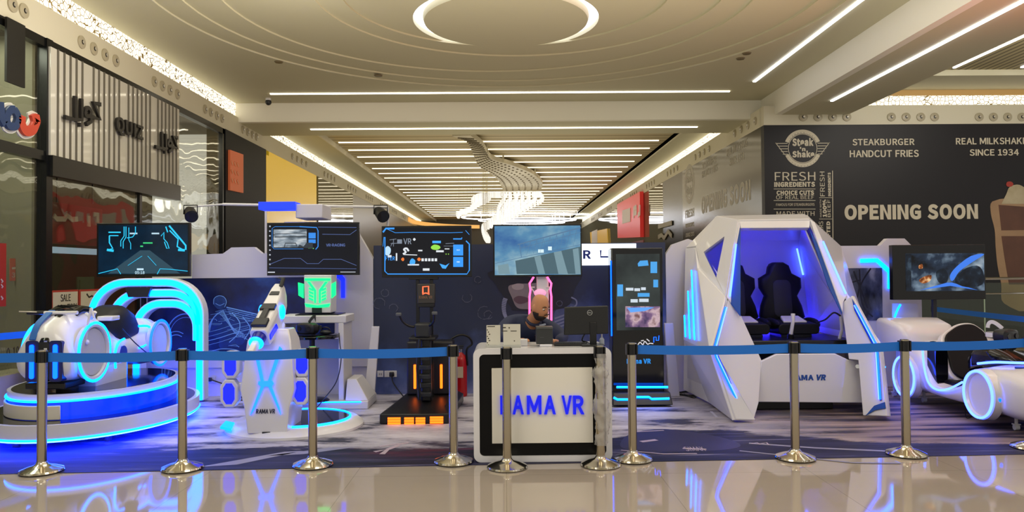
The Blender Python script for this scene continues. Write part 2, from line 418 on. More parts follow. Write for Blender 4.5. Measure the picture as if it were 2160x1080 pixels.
# ---- right branch: beam along the view, ribbed ceiling, strips
struct(MB().bx(6.05, 6.2, -4, YB, 5.05, 6.1).build('trim_5', mat('beam_paint'), smooth=False))
struct(MB().bx(6.2, 7.7, -4, YS, 5.05, 5.25).build('trim_6', CEILM, smooth=False))
g = NG('fine_ribs'); co = g.coords('Object'); sp = g.n('SeparateXYZ', {0: co})
wv = g.math('GREATER_THAN', g.math('FRACT', g.math('MULTIPLY', sp.outputs['X'], 7.0)), .35)
RIBF = g.done(g.n('BsdfPrincipled', {'Base Color': g.mix(wv, '#6b6044', '#b3a57c'), 'Roughness': .6}).outputs[0])
struct(MB().bx(7.7, 14, -4, 15.6, 5.72, 5.9).build('ceiling_branch', RIBF, smooth=False))
struct(MB().bx(7.7, 14, 15.6, YS+.2, 5.60, 5.9).build('trim_7', CEILM, smooth=False))
struct(MB().bx(7.7, 14, YS+.05, YS+.2, 5.47, 5.62).build('trim_8', mat('warm_paint', '#d8b070', .6), smooth=False))
# ---- ceiling LED strips
def strip(p0, p1, label, m=WARMST, w=.055, group=None):
    p0, p1 = V(p0), V(p1); t = (p1-p0).normalized(); s = t.cross(V((0,0,1)))*w/2
    mb = MB().prism([p0-s, p0+s, p1+s, p1-s], V((0,0,-.02)))
    return tag(mb.build('led_strip', m, smooth=False), label, 'ceiling light', group)
a, b = PZ(567, 195, ZC), PZ(1545, 187, ZC)
strip((a.x, 16.75, ZC-.001), (b.x, 16.75, ZC-.001), 'long white LED strip across the ceiling in front of the cross beam')
strip(((657-1065)/1600*18.6, 18.6, 5.139), ((1476-1065)/1600*18.6, 18.6, 5.139), 'white LED strip under the cross beam soffit')
for i in range(22):
    y = 23.3+1.475*i
    strip((-5.08, y, 5.619), (4.78, y, 5.619), f'{ORD[i]} white LED strip across the corridor ceiling' + (', just beyond the beam' if i == 0 else ', counted from the beam'), group='LED strips of the corridor ceiling', m=CORST, w=.085)
strip((5.30, -1, ZC-.001), (5.30, 15.9, ZC-.001), 'white LED strip along the ceiling left of the diagonal beam', COOLST)
strip((6.72, -1, 5.049), (6.72, 15.4, 5.049), 'white LED strip under the diagonal beam on the right', COOLST)
strip((9.25, -1, 5.719), (9.25, 15.4, 5.719), 'white LED strip on the ribbed ceiling, nearer the beam', COOLST)
strip((10.65, -1, 5.719), (10.65, 15.4, 5.719), 'short visible white LED strip at the right edge of the ribbed ceiling', COOLST)
# ---- far end of the corridor
struct(MB().bx(-9, 9, 58, 58.3, 0, 6.2).build('wall_far', mat('far_wall', '#57503f', .6), smooth=False))
def arcpts(c, rx, ry, z, a0, a1, n=40): return [V((c[0]+rx*math.cos(R(a0+(a1-a0)*i/n)), c[1]+ry*math.sin(R(a0+(a1-a0)*i/n)), z)) for i in range(n+1)]
for i, (rx, ry, zz) in enumerate(((4.6, 3.0, 5.42), (3.4, 2.2, 5.2), (2.6, 1.6, 5.02))):
    mb = MB()
    for q in range(4): mb.tube([(1.6+rx*math.cos(q*PI/2+.8), 53+ry*math.sin(q*PI/2+.8), zz), (1.6+rx*math.cos(q*PI/2+.8), 53+ry*math.sin(q*PI/2+.8), 5.618)], .008, 4)
    tag(mb.tube(arcpts((1.6, 53), rx, ry, zz, 0, 360), .04, 6).build('ring_light', COOLST), ('largest', 'middle', 'smallest')[i]+' white oval ring light at the far end of the corridor', 'ring light', 'far ring lights')
struct(MB().sweep(arcpts((-1.0, 50), 5.2, 7.5, 5.0, 100, 190, 24), [(-.05,-.12),(.05,-.12),(.05,.14),(-.05,.14)], (0,0,1)).build('trim_10', mat('amber_band', '#c48a3c', .5, emit=(1.0,.52,.14), es=.7)))
# ================================================================== left shop fronts
FL = FXL(XL)
FRAME = mat('shopfront_frame', '#0d0e10', .25)
GL = glass('shop_glass', '#f2f4ee', wavy=.012, refl=1.0, wscale=(1, 1.6, 1.2))
def yl(px): return PX(px, 573, XL).y
def wbox(mb, px0, py0, px1, py1, x=XL, t=.08):
    a, b = PX(px0, py0, x), PX(px1, py1, x); return mb
# structural frame: posts and transoms lie in the plane of the wall
mb = MB()
mb.bx(XL-.12, XL+.02, yl(94), yl(107), 0, ZF0)
mb.bx(XL-.12, XL, 4, yl(107), PX(60, 324, XL).z-.04, PX(60, 324, XL).z+.09)
mb.bx(XL-.12, XL, 4, 20, ZF0-.12, ZF0)
mb.bx(XL-.10, XL-.02, yl(297), yl(302), 0, PX(300, 395, XL).z)
mb.bx(XL-.12, XL, yl(470), yl(476), 0, ZF0)
struct(mb.build('window_frame_left', FRAME, smooth=False))
struct(MB().bx(XL-.06, XL-.045, 4, yl(472), .35, ZF0-.1).build('window_1', GL, smooth=False))
struct(MB().bx(XL-.4, XL, 4, yl(472), 0, .36).build('baseboard_left', mat('shop_plinth', '#a79f88', .5), smooth=False))
# interiors
struct(MB().bx(-7.15, -7.1, 4, 10.25, .3, 3.2).build('wall_shop', mat('shop_back', '#857c66', .6, noise=(1.5, '#6c654f')), smooth=False))
struct(MB().bx(-7.15, -7.1, 4, 10.25, 3.2, ZF0).build('wall_shop_upper', mat('shop_upper', '#59594a', .5), smooth=False))
struct(MB().bx(-8.15, -8.1, 10.25, 17.5, 0, ZF0).build('wall_shop_back', mat('shop_dark', '#2b241f', .6, noise=(1.2, '#40372c')), smooth=False))
struct(MB().bx(-8.1, XL-.13, 10.2, 10.26, 0, ZF0).build('wall_shop_side', mat('shop_side', '#8f8a76', .6, noise=(1.2, '#7b7663')), smooth=False))
struct(MB().bx(-8.1, XL-.13, 10.2, 17.5, ZF0, ZF0+.1).build('ceiling_shop', mat('shop_ceil', '#6a6250', .6), smooth=False))
lamp('AREA', 'shop_fill', (-7.3, 13.5, 4.78), (1, .88, .65), 60, .8, 'DOWN', sy=6); lamp('AREA', 'shop_fill', (-6.72, 7.4, 4.78), (.97, 1, .84), 90, .5, 'DOWN', sy=5)  # fills added to brighten both shop bays, not real fittings
# dark pier with the orange sign, yellow shop beyond
struct(MB().bx(XL-.4, XL+.02, yl(474), yl(560), 0, ZF0).build('wall_pier', mat('pier_dark', '#101116', .5, spec=.2), smooth=False))
YEL = mat('yellow_glass', '#c99a18', .22, emit=(.8,.5,.02), es=.38, bump=(2.5, .12), spec=.25)
struct(MB().bx(XL-.2, XL, yl(562), yl(668), 2.1, ZF0).build('wall_yellow', YEL, smooth=False))
WG = mat('grey_glossy_glass', '#6c6b58', .04, bump=(1.6, .10), spec=.9)
struct(MB().bx(XL-.2, XL, yl(672), yl(745), 0, ZF0).build('wall_left_glass', WG, smooth=False))
struct(MB().bx(XL-.2, XL, yl(562), yl(668), 0, 2.1).build('wall_left_low', mat('shop_dark'), smooth=False))
struct(MB().bx(XL-.2, XL-.01, yl(745), 58, 0, ZF0).build('wall_left_far', mat('left_far', '#8d8574', .3), smooth=False))
# ---- QUIZ sign board: ribbed pale panel
FS = FXL(XL+.05)
sq = T('shop_sign', 'long pale ribbed shop sign reading QUIZ between dark Arabic words', 'sign', FS.pt(12.5, 4.0))
pl = [(107, 98), (378, 231), (378, 392), (107, 327)]
A = [FS.px(*p) for p in pl]
mb = MB().poly(FS, A, -.06, 0.0)
mb.build('panel', mat('sign_panel', '#cfcbc0', .06, spec=.6, bump=(1.1, .05)), sq, smooth=False)
mb = MB(); n = 27
for i in range(1, n):
    if i in (6, 13, 20): continue
    f = i/n; a = A[0][0]+(A[1][0]-A[0][0])*(f**1.0); zt = A[0][1]+(A[1][1]-A[0][1])*f; zb = A[3][1]+(A[2][1]-A[3][1])*f
    mb.poly(FS, [(a-.008, zb), (a+.008, zb), (a+.008, zt), (a-.008, zt)], 0, .025)
mb.build('rib', mat('sign_rib', '#6b665b', .5), sq, smooth=False)
mb = MB().poly(FS, [(A[3][0], A[3][1]-.28), (A[2][0], A[2][1]-.28), A[2], A[3]], -.06, .03)
mb.build('bottom_ledge', FRAME, sq, smooth=False)
LET = mat('sign_letter_dark', '#1a1716', .4)
mb = MB(); ptext(mb, FS, 'QUIZ', 237, 244, 294, 302, c=.03, th=.04, bold=.02)
mb.build('lettering', LET, sq)
def arab(F, x0, y0, x1, y1):
    # hand-drawn strokes of the mirrored Arabic word: seat, tooth, loop, tall hook
    mb = MB(); X = lambda u: x0+(x1-x0)*u; Y = lambda v: y0+(y1-y0)*v
    w = .062
    mb.pline(F, [(X(0), Y(.78)), (X(.30), Y(.86)), (X(.30), Y(.12))], w, .03, .07)
    mb.pline(F, [(X(.30), Y(.86)), (X(.47), Y(.86)), (X(.47), Y(.2))], w, .03, .07)
    mb.pline(F, [(X(a), Y(b)) for a, b in sp2([(.56,.62),(.64,.48),(.72,.6),(.68,.74),(.58,.72)], 4, True)], w*.9, .03, .07, True)
    mb.pline(F, [(X(.72), Y(.60)), (X(.72), Y(.92)), (X(.60), Y(1.0))], w, .03, .07)
    mb.pline(F, [(X(.72), Y(.75)), (X(.98), Y(.85)), (X(.80), Y(.30)), (X(1.0), Y(.38))], w, .03, .07)
    mb.pline(F, [(X(.40), Y(1.02)), (X(.44), Y(1.02))], .06, .03, .07)
    return mb
arab(FS, 128, 195, 204, 262).build('lettering', LET, sq)
arab(FS, 321, 273, 368, 320).build('lettering', LET, sq)
# sign letters cut off at the left edge
sg = T('shop_sign', 'blue and red shop letters with white outline at the left edge', 'sign', FL.pt(9.6, 3.4))
FS2 = FXL(XL+.03)
WO = mat('sign_outline', '#d8d6cf', .4)
def letter(name, pts, w, col):
    MB().pline(FS2, pts, w+.07, .0, .02).build('outline', WO, sg, smooth=False)
    MB().pline(FS2, pts, w, .02, .06).build(name, mat(*col), sg, smooth=False)
letter('letter', [(-8, 215), (-5, 250), (2, 262)], .11, ('sign_blue', '#243a63', .4))
letter('letter', sp2([(22,232),(30,248),(24,266),(10,264),(6,246),(12,233)], 4, True)+[(22,232)], .10, ('sign_blue', '#243a63', .4))
letter('letter', sp2([(38,244),(38,262),(46,276),(60,274),(66,264),(70,250),(60,254)], 4), .13, ('sign_red', '#c2442e', .4))
o = MB().prect(FXL(XL+.03), 10, 35, 48, 186, 0, .03).build('banner', mat('banner_dark', '#15130f', .5), smooth=False)
tag(o, 'dark hanging banner at the top left shop window', 'banner')
# shop contents
o = MB().prect(FXL(XL-.6), 104, 425, 212, 520, 0, .03); o = o.build('shop_sign', mat('red_reflection_board', '#6e1d1f', .4), smooth=False)  # imitates the red shop opposite mirrored in the glass
tag(o, 'dull red board imitating a shop reflection in the window below the ribbed sign', 'sign')
rs = o
for px_ in (120, 195): q_ = PX(px_, 430, XL-.615); MB().tube([q_, V((q_.x, q_.y, ZF0-.001))], .012, 6).build('hanger', FRAME, rs)
mb = MB(); F6 = FXL(XL-.57); 
for p in ([(112,455),(118,462),(135,462),(140,455),(150,463),(162,462)], [(186,455),(186,478)], [(196,452),(204,452),(204,470)]): mb.pline(F6, p, .08, 0, .02)
mb.build('lettering', mat('pale_letter', '#b8a79a', .5), o, smooth=False)
MB().prect(FXL(XL-.6), 104, 520, 212, 538, -.02, .03).build('light_strip', mat('pale_lightbox', '#9fb4c8', .4, emit=(.5,.7,1.0), es=.35), rs, smooth=False, label='pale blue lit lower edge')
CARD = mat('card_cream', '#c9c2ab', .6); REDB = mat('card_red', '#a8301f', .6); INK = mat('ink_dark', '#30281f', .6)
def poster(px, lb, lines, z=XL-.02, border=REDB, card=CARD, name='sale_poster'):
    F = FXL(z); x0, y0, x1, y1 = px
    t = MB().prect(F, x0, y0, x1, y1, 0, .008).build(name, border, smooth=False); tag(t, lb, 'poster')
    MB().prect(F, x0+3, y0+4, x1-2, y1, .008, .012).build('card', card, t, smooth=False)
    mb = MB()
    for s, a in lines: ptext(mb, F, s, *a, c=.012, th=.003, bold=.005)
    if lines: mb.build('lettering', INK, t)
    return t
poster((107, 613, 164, 672), 'red bordered SALE poster in the window left of the arch', [('SALE', (126, 621, 147, 635)), ('70%', (140, 641, 162, 652)), ('10', (119, 643, 130, 653))])
t = poster((166, 611, 216, 668), 'red bordered poster with Arabic script, right of the SALE poster', [])
MB().pline(FXL(XL-.02), [(181, 620), (186, 627), (192, 624), (197, 628), (204, 623)], .025, .012, .016).build('lettering', INK, t, smooth=False)
o = MB().prect(FXL(XL+.005), -15, 512, 11, 646, 0, .01).build('poster', mat('poster_red', '#9c2017', .5), smooth=False); tag(o, 'plain red poster at the left edge of the frame', 'poster')
mb = MB(); F7 = FXL(XL+.016)
for y in (592, 603, 628): mb.pline(F7, [(2, y-3), (6, y+2), (3, y+4)], .02, 0, .003)
mb.build('lettering', mat('pale_letter'), o, smooth=False)
o = MB().prect(FXL(XL-.35), 20, 545, 50, 592, 0, .01).build('poster', mat('poster_pink', '#c06858', .5), smooth=False); tag(o, 'small pink poster inside the left window', 'poster')
mb = MB(); F8 = FXL(XL-.339); ptext(mb, F8, '3 36', 25, 575, 48, 585, bold=.01); mb.pline(F8, [(25, 566), (47, 564)], .03, 0, .003); mb.build('lettering', mat('pale_letter'), o)
o = MB(); ptext(o, FXL(XL+.002), '0-18 YEARS', 14, 734, 80, 752, th=.004); o = tag(o.build('lettering_strip', INK), 'dark 0-18 YEARS lettering on the plinth at the left edge', 'lettering')
o = MB().prect(FXL(XL-.5), 160, 584, 196, 640, 0, .02); o.prect(FXL(XL-.5), 165, 590, 191, 640, .02, .03)
q_ = PX(178, 600, XL-.49); o.bx(q_.x-.03, q_.x+.01, q_.y-.03, q_.y+.03, .001, q_.z-.2); o.bx(q_.x-.1, q_.x+.1, q_.y-.15, q_.y+.15, .001, .02)
o = tag(o.build('picture_frame', mat('green_frame', '#3f5a48', .5), smooth=False), 'small green framed stand in the window behind the SALE poster', 'frame')
# orange sign on the dark pier
FO = FXL(XL+.02)
so = MB().pp(FO, [(481, 316), (509, 326), (509, 407), (481, 401)], 0, .05).build('shop_sign', mat('orange_sign', '#d2643c', .5, emit=(1,.25,.08), es=.12), smooth=False); tag(so, 'square orange sign on the dark pier', 'sign')
mb = MB(); F9 = FXL(XL+.075)
for r_ in range(3):
    for q_ in range(3): mb.pline(F9, [(488+q_*6, 340+r_*18+q_*2), (491+q_*6, 348+r_*18+q_*2)], .05, 0, .004)
mb.build('lettering', mat('orange_pale', '#e89a72', .5), so, smooth=False)
# perforated planter by the plinth
g = NG('perforated_white'); co = g.coords('Object'); sp = g.n('SeparateXYZ', {0: co})
row = g.math('FLOOR', g.math('MULTIPLY', sp.outputs['Z'], 19.0)); off = g.math('MULTIPLY', g.math('MODULO', row, 2.0), .5)
u = g.math('SUBTRACT', g.math('FRACT', g.math('ADD', g.math('MULTIPLY', g.math('ADD', sp.outputs['Y'], sp.outputs['X']), 15.0), off)), .5); v_ = g.math('SUBTRACT', g.math('FRACT', g.math('MULTIPLY', sp.outputs['Z'], 19.0)), .5)
dd = g.math('ADD', g.math('MULTIPLY', u, u), g.math('MULTIPLY', v_, v_)); hole = g.math('LESS_THAN', dd, .10)
PERF = g.done(g.n('BsdfPrincipled', {'Base Color': g.mix(hole, '#cfcabd', '#1c1a18'), 'Roughness': .5}).outputs[0])
o = T('perforated_bin', 'white perforated metal bin beside the bike platform at the left edge', 'bin', (-5.95, 9.55, 0))
MB().lathe([(.30, 0), (.31, .02), (.34, .62), (.33, .62), (.30, .05)], (-5.75, 9.85, 0), 32).build('body', PERF, o)
MB().lathe([(.325, .60), (.35, .60), (.35, .64), (.325, .64)], (-5.75, 9.85, 0), 32).build('rim', WHITEM, o)
# ================================================================== right: hoarding with the burger lettering
HOARD = mat('hoarding_print', '#242123', .45, noise=(.5, '#18181e'), spec=.3)
HP = FY(YS)
w = struct(MB().bx(XR, 14, YS, YS+.2, 0, ZF0).build('wall_right', HOARD, smooth=False))
HOARDS = mat('hoarding_side', '#3a3733', .16, spec=.8, noise=(.8, '#47433e'))  # lighter side copy: grazing reflection put into the base colour
wside = struct(MB().bx(XR, XR+.15, YS+.2, 24.6, 0, ZF0).build('wall_right_side', HOARDS, smooth=False))
CREAM = mat('print_cream', '#cfc6b0', .5); GREYP = mat('print_grey', '#8b8578', .5)
mb = MB(); B = .012
ptext(mb, HP, 'STEAKBURGER', 1798, 293, 1929, 306, bold=B); ptext(mb, HP, 'HANDCUT FRIES', 1792, 317, 1938, 331, bold=B)
ptext(mb, HP, 'REAL MILKSHAKES', 2016, 291, 2178, 304, bold=B); ptext(mb, HP, 'SINCE 1934', 2045, 315, 2149, 328, bold=B)
ptext(mb, HP, 'OPENING SOON', 1781, 432, 2063, 462, bold=.04)
ptext(mb, HP, 'FRESH', 1634, 363, 1720, 381); ptext(mb, HP, 'INGREDIENTS', 1633, 384, 1719, 394, bold=.03)
ptext(mb, HP, 'CHOICE CUTS', 1638, 402, 1717, 411, bold=.03); ptext(mb, HP, 'OF REAL BEEF', 1637, 412, 1717, 420)
ptext(mb, HP, 'FAMOUS FOR STEAKBURGERS', 1637, 429, 1718, 434); ptext(mb, HP, 'MADE WITH', 1638, 446, 1718, 455)
for y in (398.5, 423, 441): mb.pline(HP, [(1632, y), (1720, y)], .012, 0, .003)
# turned column of words
HV = Frame((0, YS, 0), (0,0,1), (-1,0,0))
def vtext(s, x0, y0, x1, y1, **k):          # pixel box on the wall, text reading upwards
    a0, b0 = HV.px(x1, y1); a1, b1 = HV.px(x0, y0); text(mb, HV, s, (a0, b0, a1, b1), **k)
vtext('FRESH', 1729, 362, 1740, 414); vtext('INGREDIENTS', 1746, 364, 1753, 414, bold=.03)
vtext('100%', 1735, 421, 1744, 458, bold=.03); vtext('BEEF', 1745, 421, 1752, 458); vtext('MADE WITH', 1729, 421, 1733, 458)
vtext('CRAFTED', 1743, 467, 1752, 525, bold=.03); vtext('BURGERS', 1727, 467, 1737, 520)
mb.pline(HP, [(1756, 360), (1757, 530)], .016, 0, .003); mb.pline(HP, [(1728, 417), (1755, 417)], .01, 0, .003); mb.pline(HP, [(1728, 462), (1755, 462)], .01, 0, .003)
mb.build('lettering', CREAM, w)
# winged round badge
cx, cy = HP.px(1693, 313); rr = abs(HP.px(1731, 313)[0]-cx); mb = MB()
def annulus(mb, F, cx, cy, r0, r1, a0, a1, c0, c1, n=28):
    P = [(cx+r1*math.cos(R(a0+(a1-a0)*i/n)), cy+r1*math.sin(R(a0+(a1-a0)*i/n))) for i in range(n+1)]
    Q = [(cx+r0*math.cos(R(a0+(a1-a0)*i/n)), cy+r0*math.sin(R(a0+(a1-a0)*i/n))) for i in range(n+1)]
    for i in range(n): mb.poly(F, [P[i], P[i+1], Q[i+1], Q[i]], c0, c1)
annulus(mb, HP, cx, cy, rr*.83, rr*1.04, 22, 158, 0, .003); annulus(mb, HP, cx, cy, rr*.83, rr*1.04, 202, 338, 0, .003); annulus(mb, HP, cx, cy, rr*.78, rr*.81, 0, 360, 0, .003)
for s in (-1, 1):
    for i in range(5):
        yy = cy+rr*(.30-.15*i); x1 = rr*(1.52-.09*i*1.1); mb.poly(HP, [(cx+s*rr*.83, yy), (cx+s*x1, yy), (cx+s*(x1-.05*rr), yy-.035*rr), (cx+s*rr*.83, yy-.035*rr)], 0, .003)
    mb.poly(HP, [(cx+s*rr*1.52, cy+rr*.32), (cx+s*rr*1.47, cy+rr*.32), (cx+s*rr*.96, cy-rr*.36), (cx+s*rr*1.0, cy-rr*.36)], 0, .003)
ptext(mb, HP, 'Steak', 1671, 291, 1716, 308, bold=.03); ptext(mb, HP, "'n", 1687, 310, 1699, 319, bold=.03); ptext(mb, HP, 'Shake', 1671, 318, 1718, 332, bold=.03)
mb.build('badge', CREAM, w)
mb = MB(); arc_text(mb, HP, 'FAMOUS FOR', cx, cy, rr*.935, 140, 40, rr*.24, c=.003, th=.002); arc_text(mb, HP, 'STEAKBURGERS', cx, cy, rr*.935, 212, 328, rr*.22, c=.003, th=.002, inward=True)
mb.build('badge_lettering', mat('print_black', '#1c1a18', .5), w)
# printed milkshake glass at the right
mb = MB().pp(HP, sp2([(2093,425),(2090,450),(2098,485),(2100,520),(2104,560),(2112,600),(2118,640),(2180,640),(2180,418),(2130,418)], 4, True)[:-1], .0, .003); mb.build('shake_print', mat('shake_pale', '#b59672', .5, noise=(1.5, '#8b6a4d')), w, smooth=False)
mb = MB().pp(HP, [(2106,432),(2160,436),(2180,440),(2180,485),(2112,486)], .003, .005).pp(HP, [(2112,498),(2180,498),(2180,600),(2128,600),(2118,540)], .003, .005)
mb.build('shake_fill', mat('shake_brown', '#4a2d22', .5, noise=(3.0, '#6e4632')), w, smooth=False)
mb = MB().pp(HP, sp2([(2112,430),(2122,410),(2130,394),(2150,390),(2170,405),(2180,430)], 4), .005, .007); mb.build('cream_print', mat('cream_top', '#9a8a66', .5, noise=(4, '#c8bda0')), w, smooth=False)
mb = MB().pp(HP, sp2([(2122,390),(2124,384),(2132,383),(2137,388),(2134,393),(2126,394)], 3, True), .007, .009); mb.build('cherry_print', mat('cherry', '#a33327', .5), w, smooth=False)
# side wall lettering, seen at a grazing angle
FR = FXR(XR); mb = MB()
def ftext(s, pix, **k):                      # four pixel corners -> box on the side wall
    (x0, y0), (x1, y1) = pix; a0, b1 = FR.px(x0, y0); a1, b0 = FR.px(x1, y1); text(mb, FR, s, (a0, min(b0, b1), a1, max(b0, b1)), **k)
def zat(y, z): return z
def rtext(s, pa, pb, h, **k):
    """left baseline pixel, right pixel on the wall plane, cap height in metres"""
    a0, b0 = FR.px(*pa); a1, _ = FR.px(*pb); text(mb, FR, s, (a0, b0, a1, b0+h), **k)
rtext('OPENING SOON', (1480, 452), (1584, 425), .50, bold=.04); rtext('STEAKBURGER', (1481, 358), (1511, 348), .2, bold=B); rtext('HANDCUT FRIES', (1481, 376), (1514, 364), .2, bold=B)
rtext('REAL MILKSHAKE', (1533, 331), (1577, 320), .2, bold=B); rtext('SINCE 1934', (1539, 351), (1570, 337), .2, bold=B)
a0, b0 = FR.px(1454, 388); annulus(mb, FR, a0, b0, .48, .62, 0, 360, 0, .003); annulus(mb, FR, a0, b0, .40, .43, 0, 360, 0, .003)
text(mb, FR, 'Steak', (a0-.34, b0+.05, a0+.34, b0+.3), bold=.03); text(mb, FR, 'Shake', (a0-.34, b0-.32, a0+.34, b0-.07), bold=.03)
for i, (s, h) in enumerate((('FRESH', .26), ('INGREDIENTS', .13), ('CHOICE CUTS', .13), ('OF REAL BEEF', .12), ('MADE WITH', .13), ('100% BEEF', .2), ('STEAKBURGERS', .18))):
    bb = b0-1.05-.30*i; text(mb, FR, s, (a0-.55, bb, a0+.55, bb+h), bold=.02)
mb.build('lettering', mat('print_pale', '#b3ada0', .45), wside)
# corridor's right wall further on: black column, glossy glass, red sign
def yr(px): return PX(px, 573, XR).y
struct(MB().bx(XR, XR+.3, 24.6, yr(1400), 0, ZF0).build('wall_right_column', FRAME, smooth=False))
struct(MB().bx(XR+.02, XR+.3, yr(1400), 58, 0, ZF0).build('wall_right_glass', WG, smooth=False))
FR2 = FXR(XR-.02)
o = MB().pp(FR2, [(1308, 431), (1357, 404), (1358, 500), (1309, 502)], 0, .15).build('shop_sign', mat('bright_red_sign', '#c5302c', .4, emit=(1,.05,.04), es=.22), smooth=False); tag(o, 'bright red shop sign with white marks on the right corridor wall', 'sign')
FR3 = FXR(XR-.18); mb = MB()
for y in (447, 455, 463): mb.pline(FR3, [(1313, y+3), (1330, y-2)], .28, 0, .01)
mb.pline(FR3, [(1337, 460), (1337, 440), (1343, 437), (1343, 448), (1338, 450)], .22, 0, .01); mb.pline(FR3, [(1350, 432), (1350, 450), (1346, 454)], .22, 0, .01)
mb.build('lettering', mat('sign_white', '#e8ddd8', .5), o, smooth=False)
struct(MB().bx(XR, XR+.3, yr(1300), yr(1358), 0, PX(1330, 512, XR).z).build('wall_red', mat('red_front', '#8d2a26', .4), smooth=False))
o = MB().pp(FR2, [(1246, 490), (1282, 482), (1284, 520), (1248, 520)], 0, .05).build('shop_sign', mat('yellow_sign', '#b78a20', .4, emit=(1,.6,.1), es=.25), smooth=False); tag(o, 'yellow lit shop sign far down the right corridor wall', 'sign')
mb = MB().pline(FR2, [(1250, 508), (1262, 504)], 1.2, .05, .06); mb.build('lettering', mat('sign_white'), o, smooth=False)
mb = MB()
for p in ([(1389,478),(1418,470)],[(1389,500),(1396,496),(1402,502),(1410,488),(1418,498)]): mb.pline(FR2, p, .16, 0, .02)
tag(mb.build('lettering_strip', mat('pale_letter2', '#a39c86', .5), smooth=False), 'pale shop lettering on the glass left of the hoarding side wall', 'lettering')
# glass balustrade at the right behind the kart
bl = T('glass_railing', 'glass balustrade with steel rails in front of the dark hoarding', 'railing', (9, 14, 0))
GRG = glass('green_glass', '#dfe8d8', refl=.8)
MB().bx(6.9, 12, 14.0, 14.015, .15, 1.32).build('pane', GRG, bl, smooth=False)
MB().tube([(6.9, 14, 1.40), (12, 14, 1.40)], .025, 8).build('rail', CHROME, bl); MB().tube([(6.9, 14, 1.12), (12, 14, 1.12)], .015, 8).build('rail', CHROME, bl)
for i in range(6): MB().cyl((7.0+i*.95, 14.03, 0), (7.0+i*.95, 14.03, 1.40), .018, n=8).build('post', CHROME, bl)
# ================================================================== printed booth mat
g = NG('mat_print'); co = g.coords('Object'); sp = g.n('SeparateXYZ', {0: co}); X, Y = sp.outputs['X'], sp.outputs['Y']
n1 = g.n('TexNoise', {'Vector': g.coords('Object', (.55, 1.6, 1), (0, 0, .25)), 'Scale': 1.7, 'Detail': 9.0, 'Roughness': .66}).outputs['Fac']
n2 = g.n('TexNoise', {'Vector': g.coords('Object', (.35, 4.5, 1), (0, 0, -.12)), 'Scale': 1.9, 'Detail': 8.0, 'Roughness': .62}).outputs['Fac']
n3 = g.n('TexNoise', {'Vector': g.coords('Object', (.5, 5.0, 1), (0, 0, -.42)), 'Scale': 1.1, 'Detail': 2.0}).outputs['Fac']
snow = g.ramp(n1, [(.40, '#3a3a4e'), (.47, '#a6a3b2'), (.62, '#cfcdd8')])
dirt = g.ramp(n3, [(.42, '#332d3c'), (.50, '#80706f'), (.66, '#a39088')])
right = g.n('MapRange', {0: g.math('ADD', X, g.math('MULTIPLY', n1, 1.6)), 1: 2.6, 2: 4.4}).outputs[0]
back = g.mix(right, snow, dirt)
navy = g.ramp(n2, [(.36, '#0b0d1f'), (.50, '#1b1c3a'), (.60, '#353456'), (.66, '#77758f')])
red = g.ramp(n2, [(.45, '#1c1d38'), (.56, '#571d30'), (.66, '#a9606a')])
rm = g.math('SUBTRACT', 1.0, g.math('ABSOLUTE', g.math('MULTIPLY', g.math('ADD', X, .75), 1.25)), True)
front = g.mix(g.math('MULTIPLY', rm, g.n('MapRange', {0: Y, 1: 6.5, 2: 6.75}).outputs[0]), navy, red)
edge = g.math('ADD', g.math('ADD', g.math('MULTIPLY', n1, 1.1), 6.42), g.math('MULTIPLY', g.n('MapRange', {0: g.math('ABSOLUTE', g.math('SUBTRACT', X, 1.9)), 1: 1.3, 2: .3}).outputs[0], .55))
lft_glow = g.math('MULTIPLY', g.n('MapRange', {0: g.math('ADD', X, g.math('MULTIPLY', n1, 1.2)), 1: -2.5, 2: -3.0}).outputs[0], g.n('MapRange', {0: Y, 1: 8.6, 2: 7.6}).outputs[0])
back = g.mix(lft_glow, back, g.ramp(n1, [(.40, '#14173a'), (.56, '#23275a'), (.66, '#8d8fb0')]))  # navy left patch: blue platform glow put into the print colour
k = g.n('MapRange', {0: g.math('SUBTRACT', Y, edge), 1: -.03, 2: .05}).outputs[0]
colr = g.mix(k, front, back)
MATP = g.done(g.n('BsdfPrincipled', {'Base Color': colr, 'Roughness': .55, 'Specular IOR Level': .3}).outputs[0])
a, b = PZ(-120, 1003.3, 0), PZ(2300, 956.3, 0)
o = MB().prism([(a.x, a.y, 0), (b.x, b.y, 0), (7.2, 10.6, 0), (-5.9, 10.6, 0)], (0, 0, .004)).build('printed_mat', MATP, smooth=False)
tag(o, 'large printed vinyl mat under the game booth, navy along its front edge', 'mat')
MZ = .0042
FM = Frame((0, 0, MZ), (1,0,0), (0,1,0))
mb = MB()   # pale printed marks: letters, car lights and lane line of the mat's picture
for p, w_ in (([(790,953),(818,948),(806,958)], .05), ([(818,948),(842,939)], .05), ([(838,938),(862,934)], .035), ([(800,942),(842,936)], .03)): mb.pline(FM, p, w_, 0, .001)
mb.build('print_strokes', mat('print_lilac', '#b9a9b8', .4), o, smooth=False)
mb = MB()
mb.pp(FM, [(420,985),(600,953),(640,951),(500,980)], 0, .001); mb.pp(FM, [(560,962),(700,944),(760,942),(640,958)], 0, .001)
mb.pline(FM, [(1560,951),(1800,976),(1900,977)], .03, 0, .001); mb.pline(FM, [(1580,935),(1720,945),(1900,953)], .05, 0, .001)
mb.build('print_lane_line', mat('print_grey_blue', '#8b8aa3', .4), o, smooth=False)
mb = MB(); mb.pp(FM, sp2([(1308,940),(1330,915),(1400,905),(1500,918),(1560,936),(1540,948),(1440,952),(1340,950)], 4, True), 0, .0008)
mb.build('print_car', mat('print_car_dark', '#1a172c', .5, noise=(4, '#2c2745')), o, smooth=False)
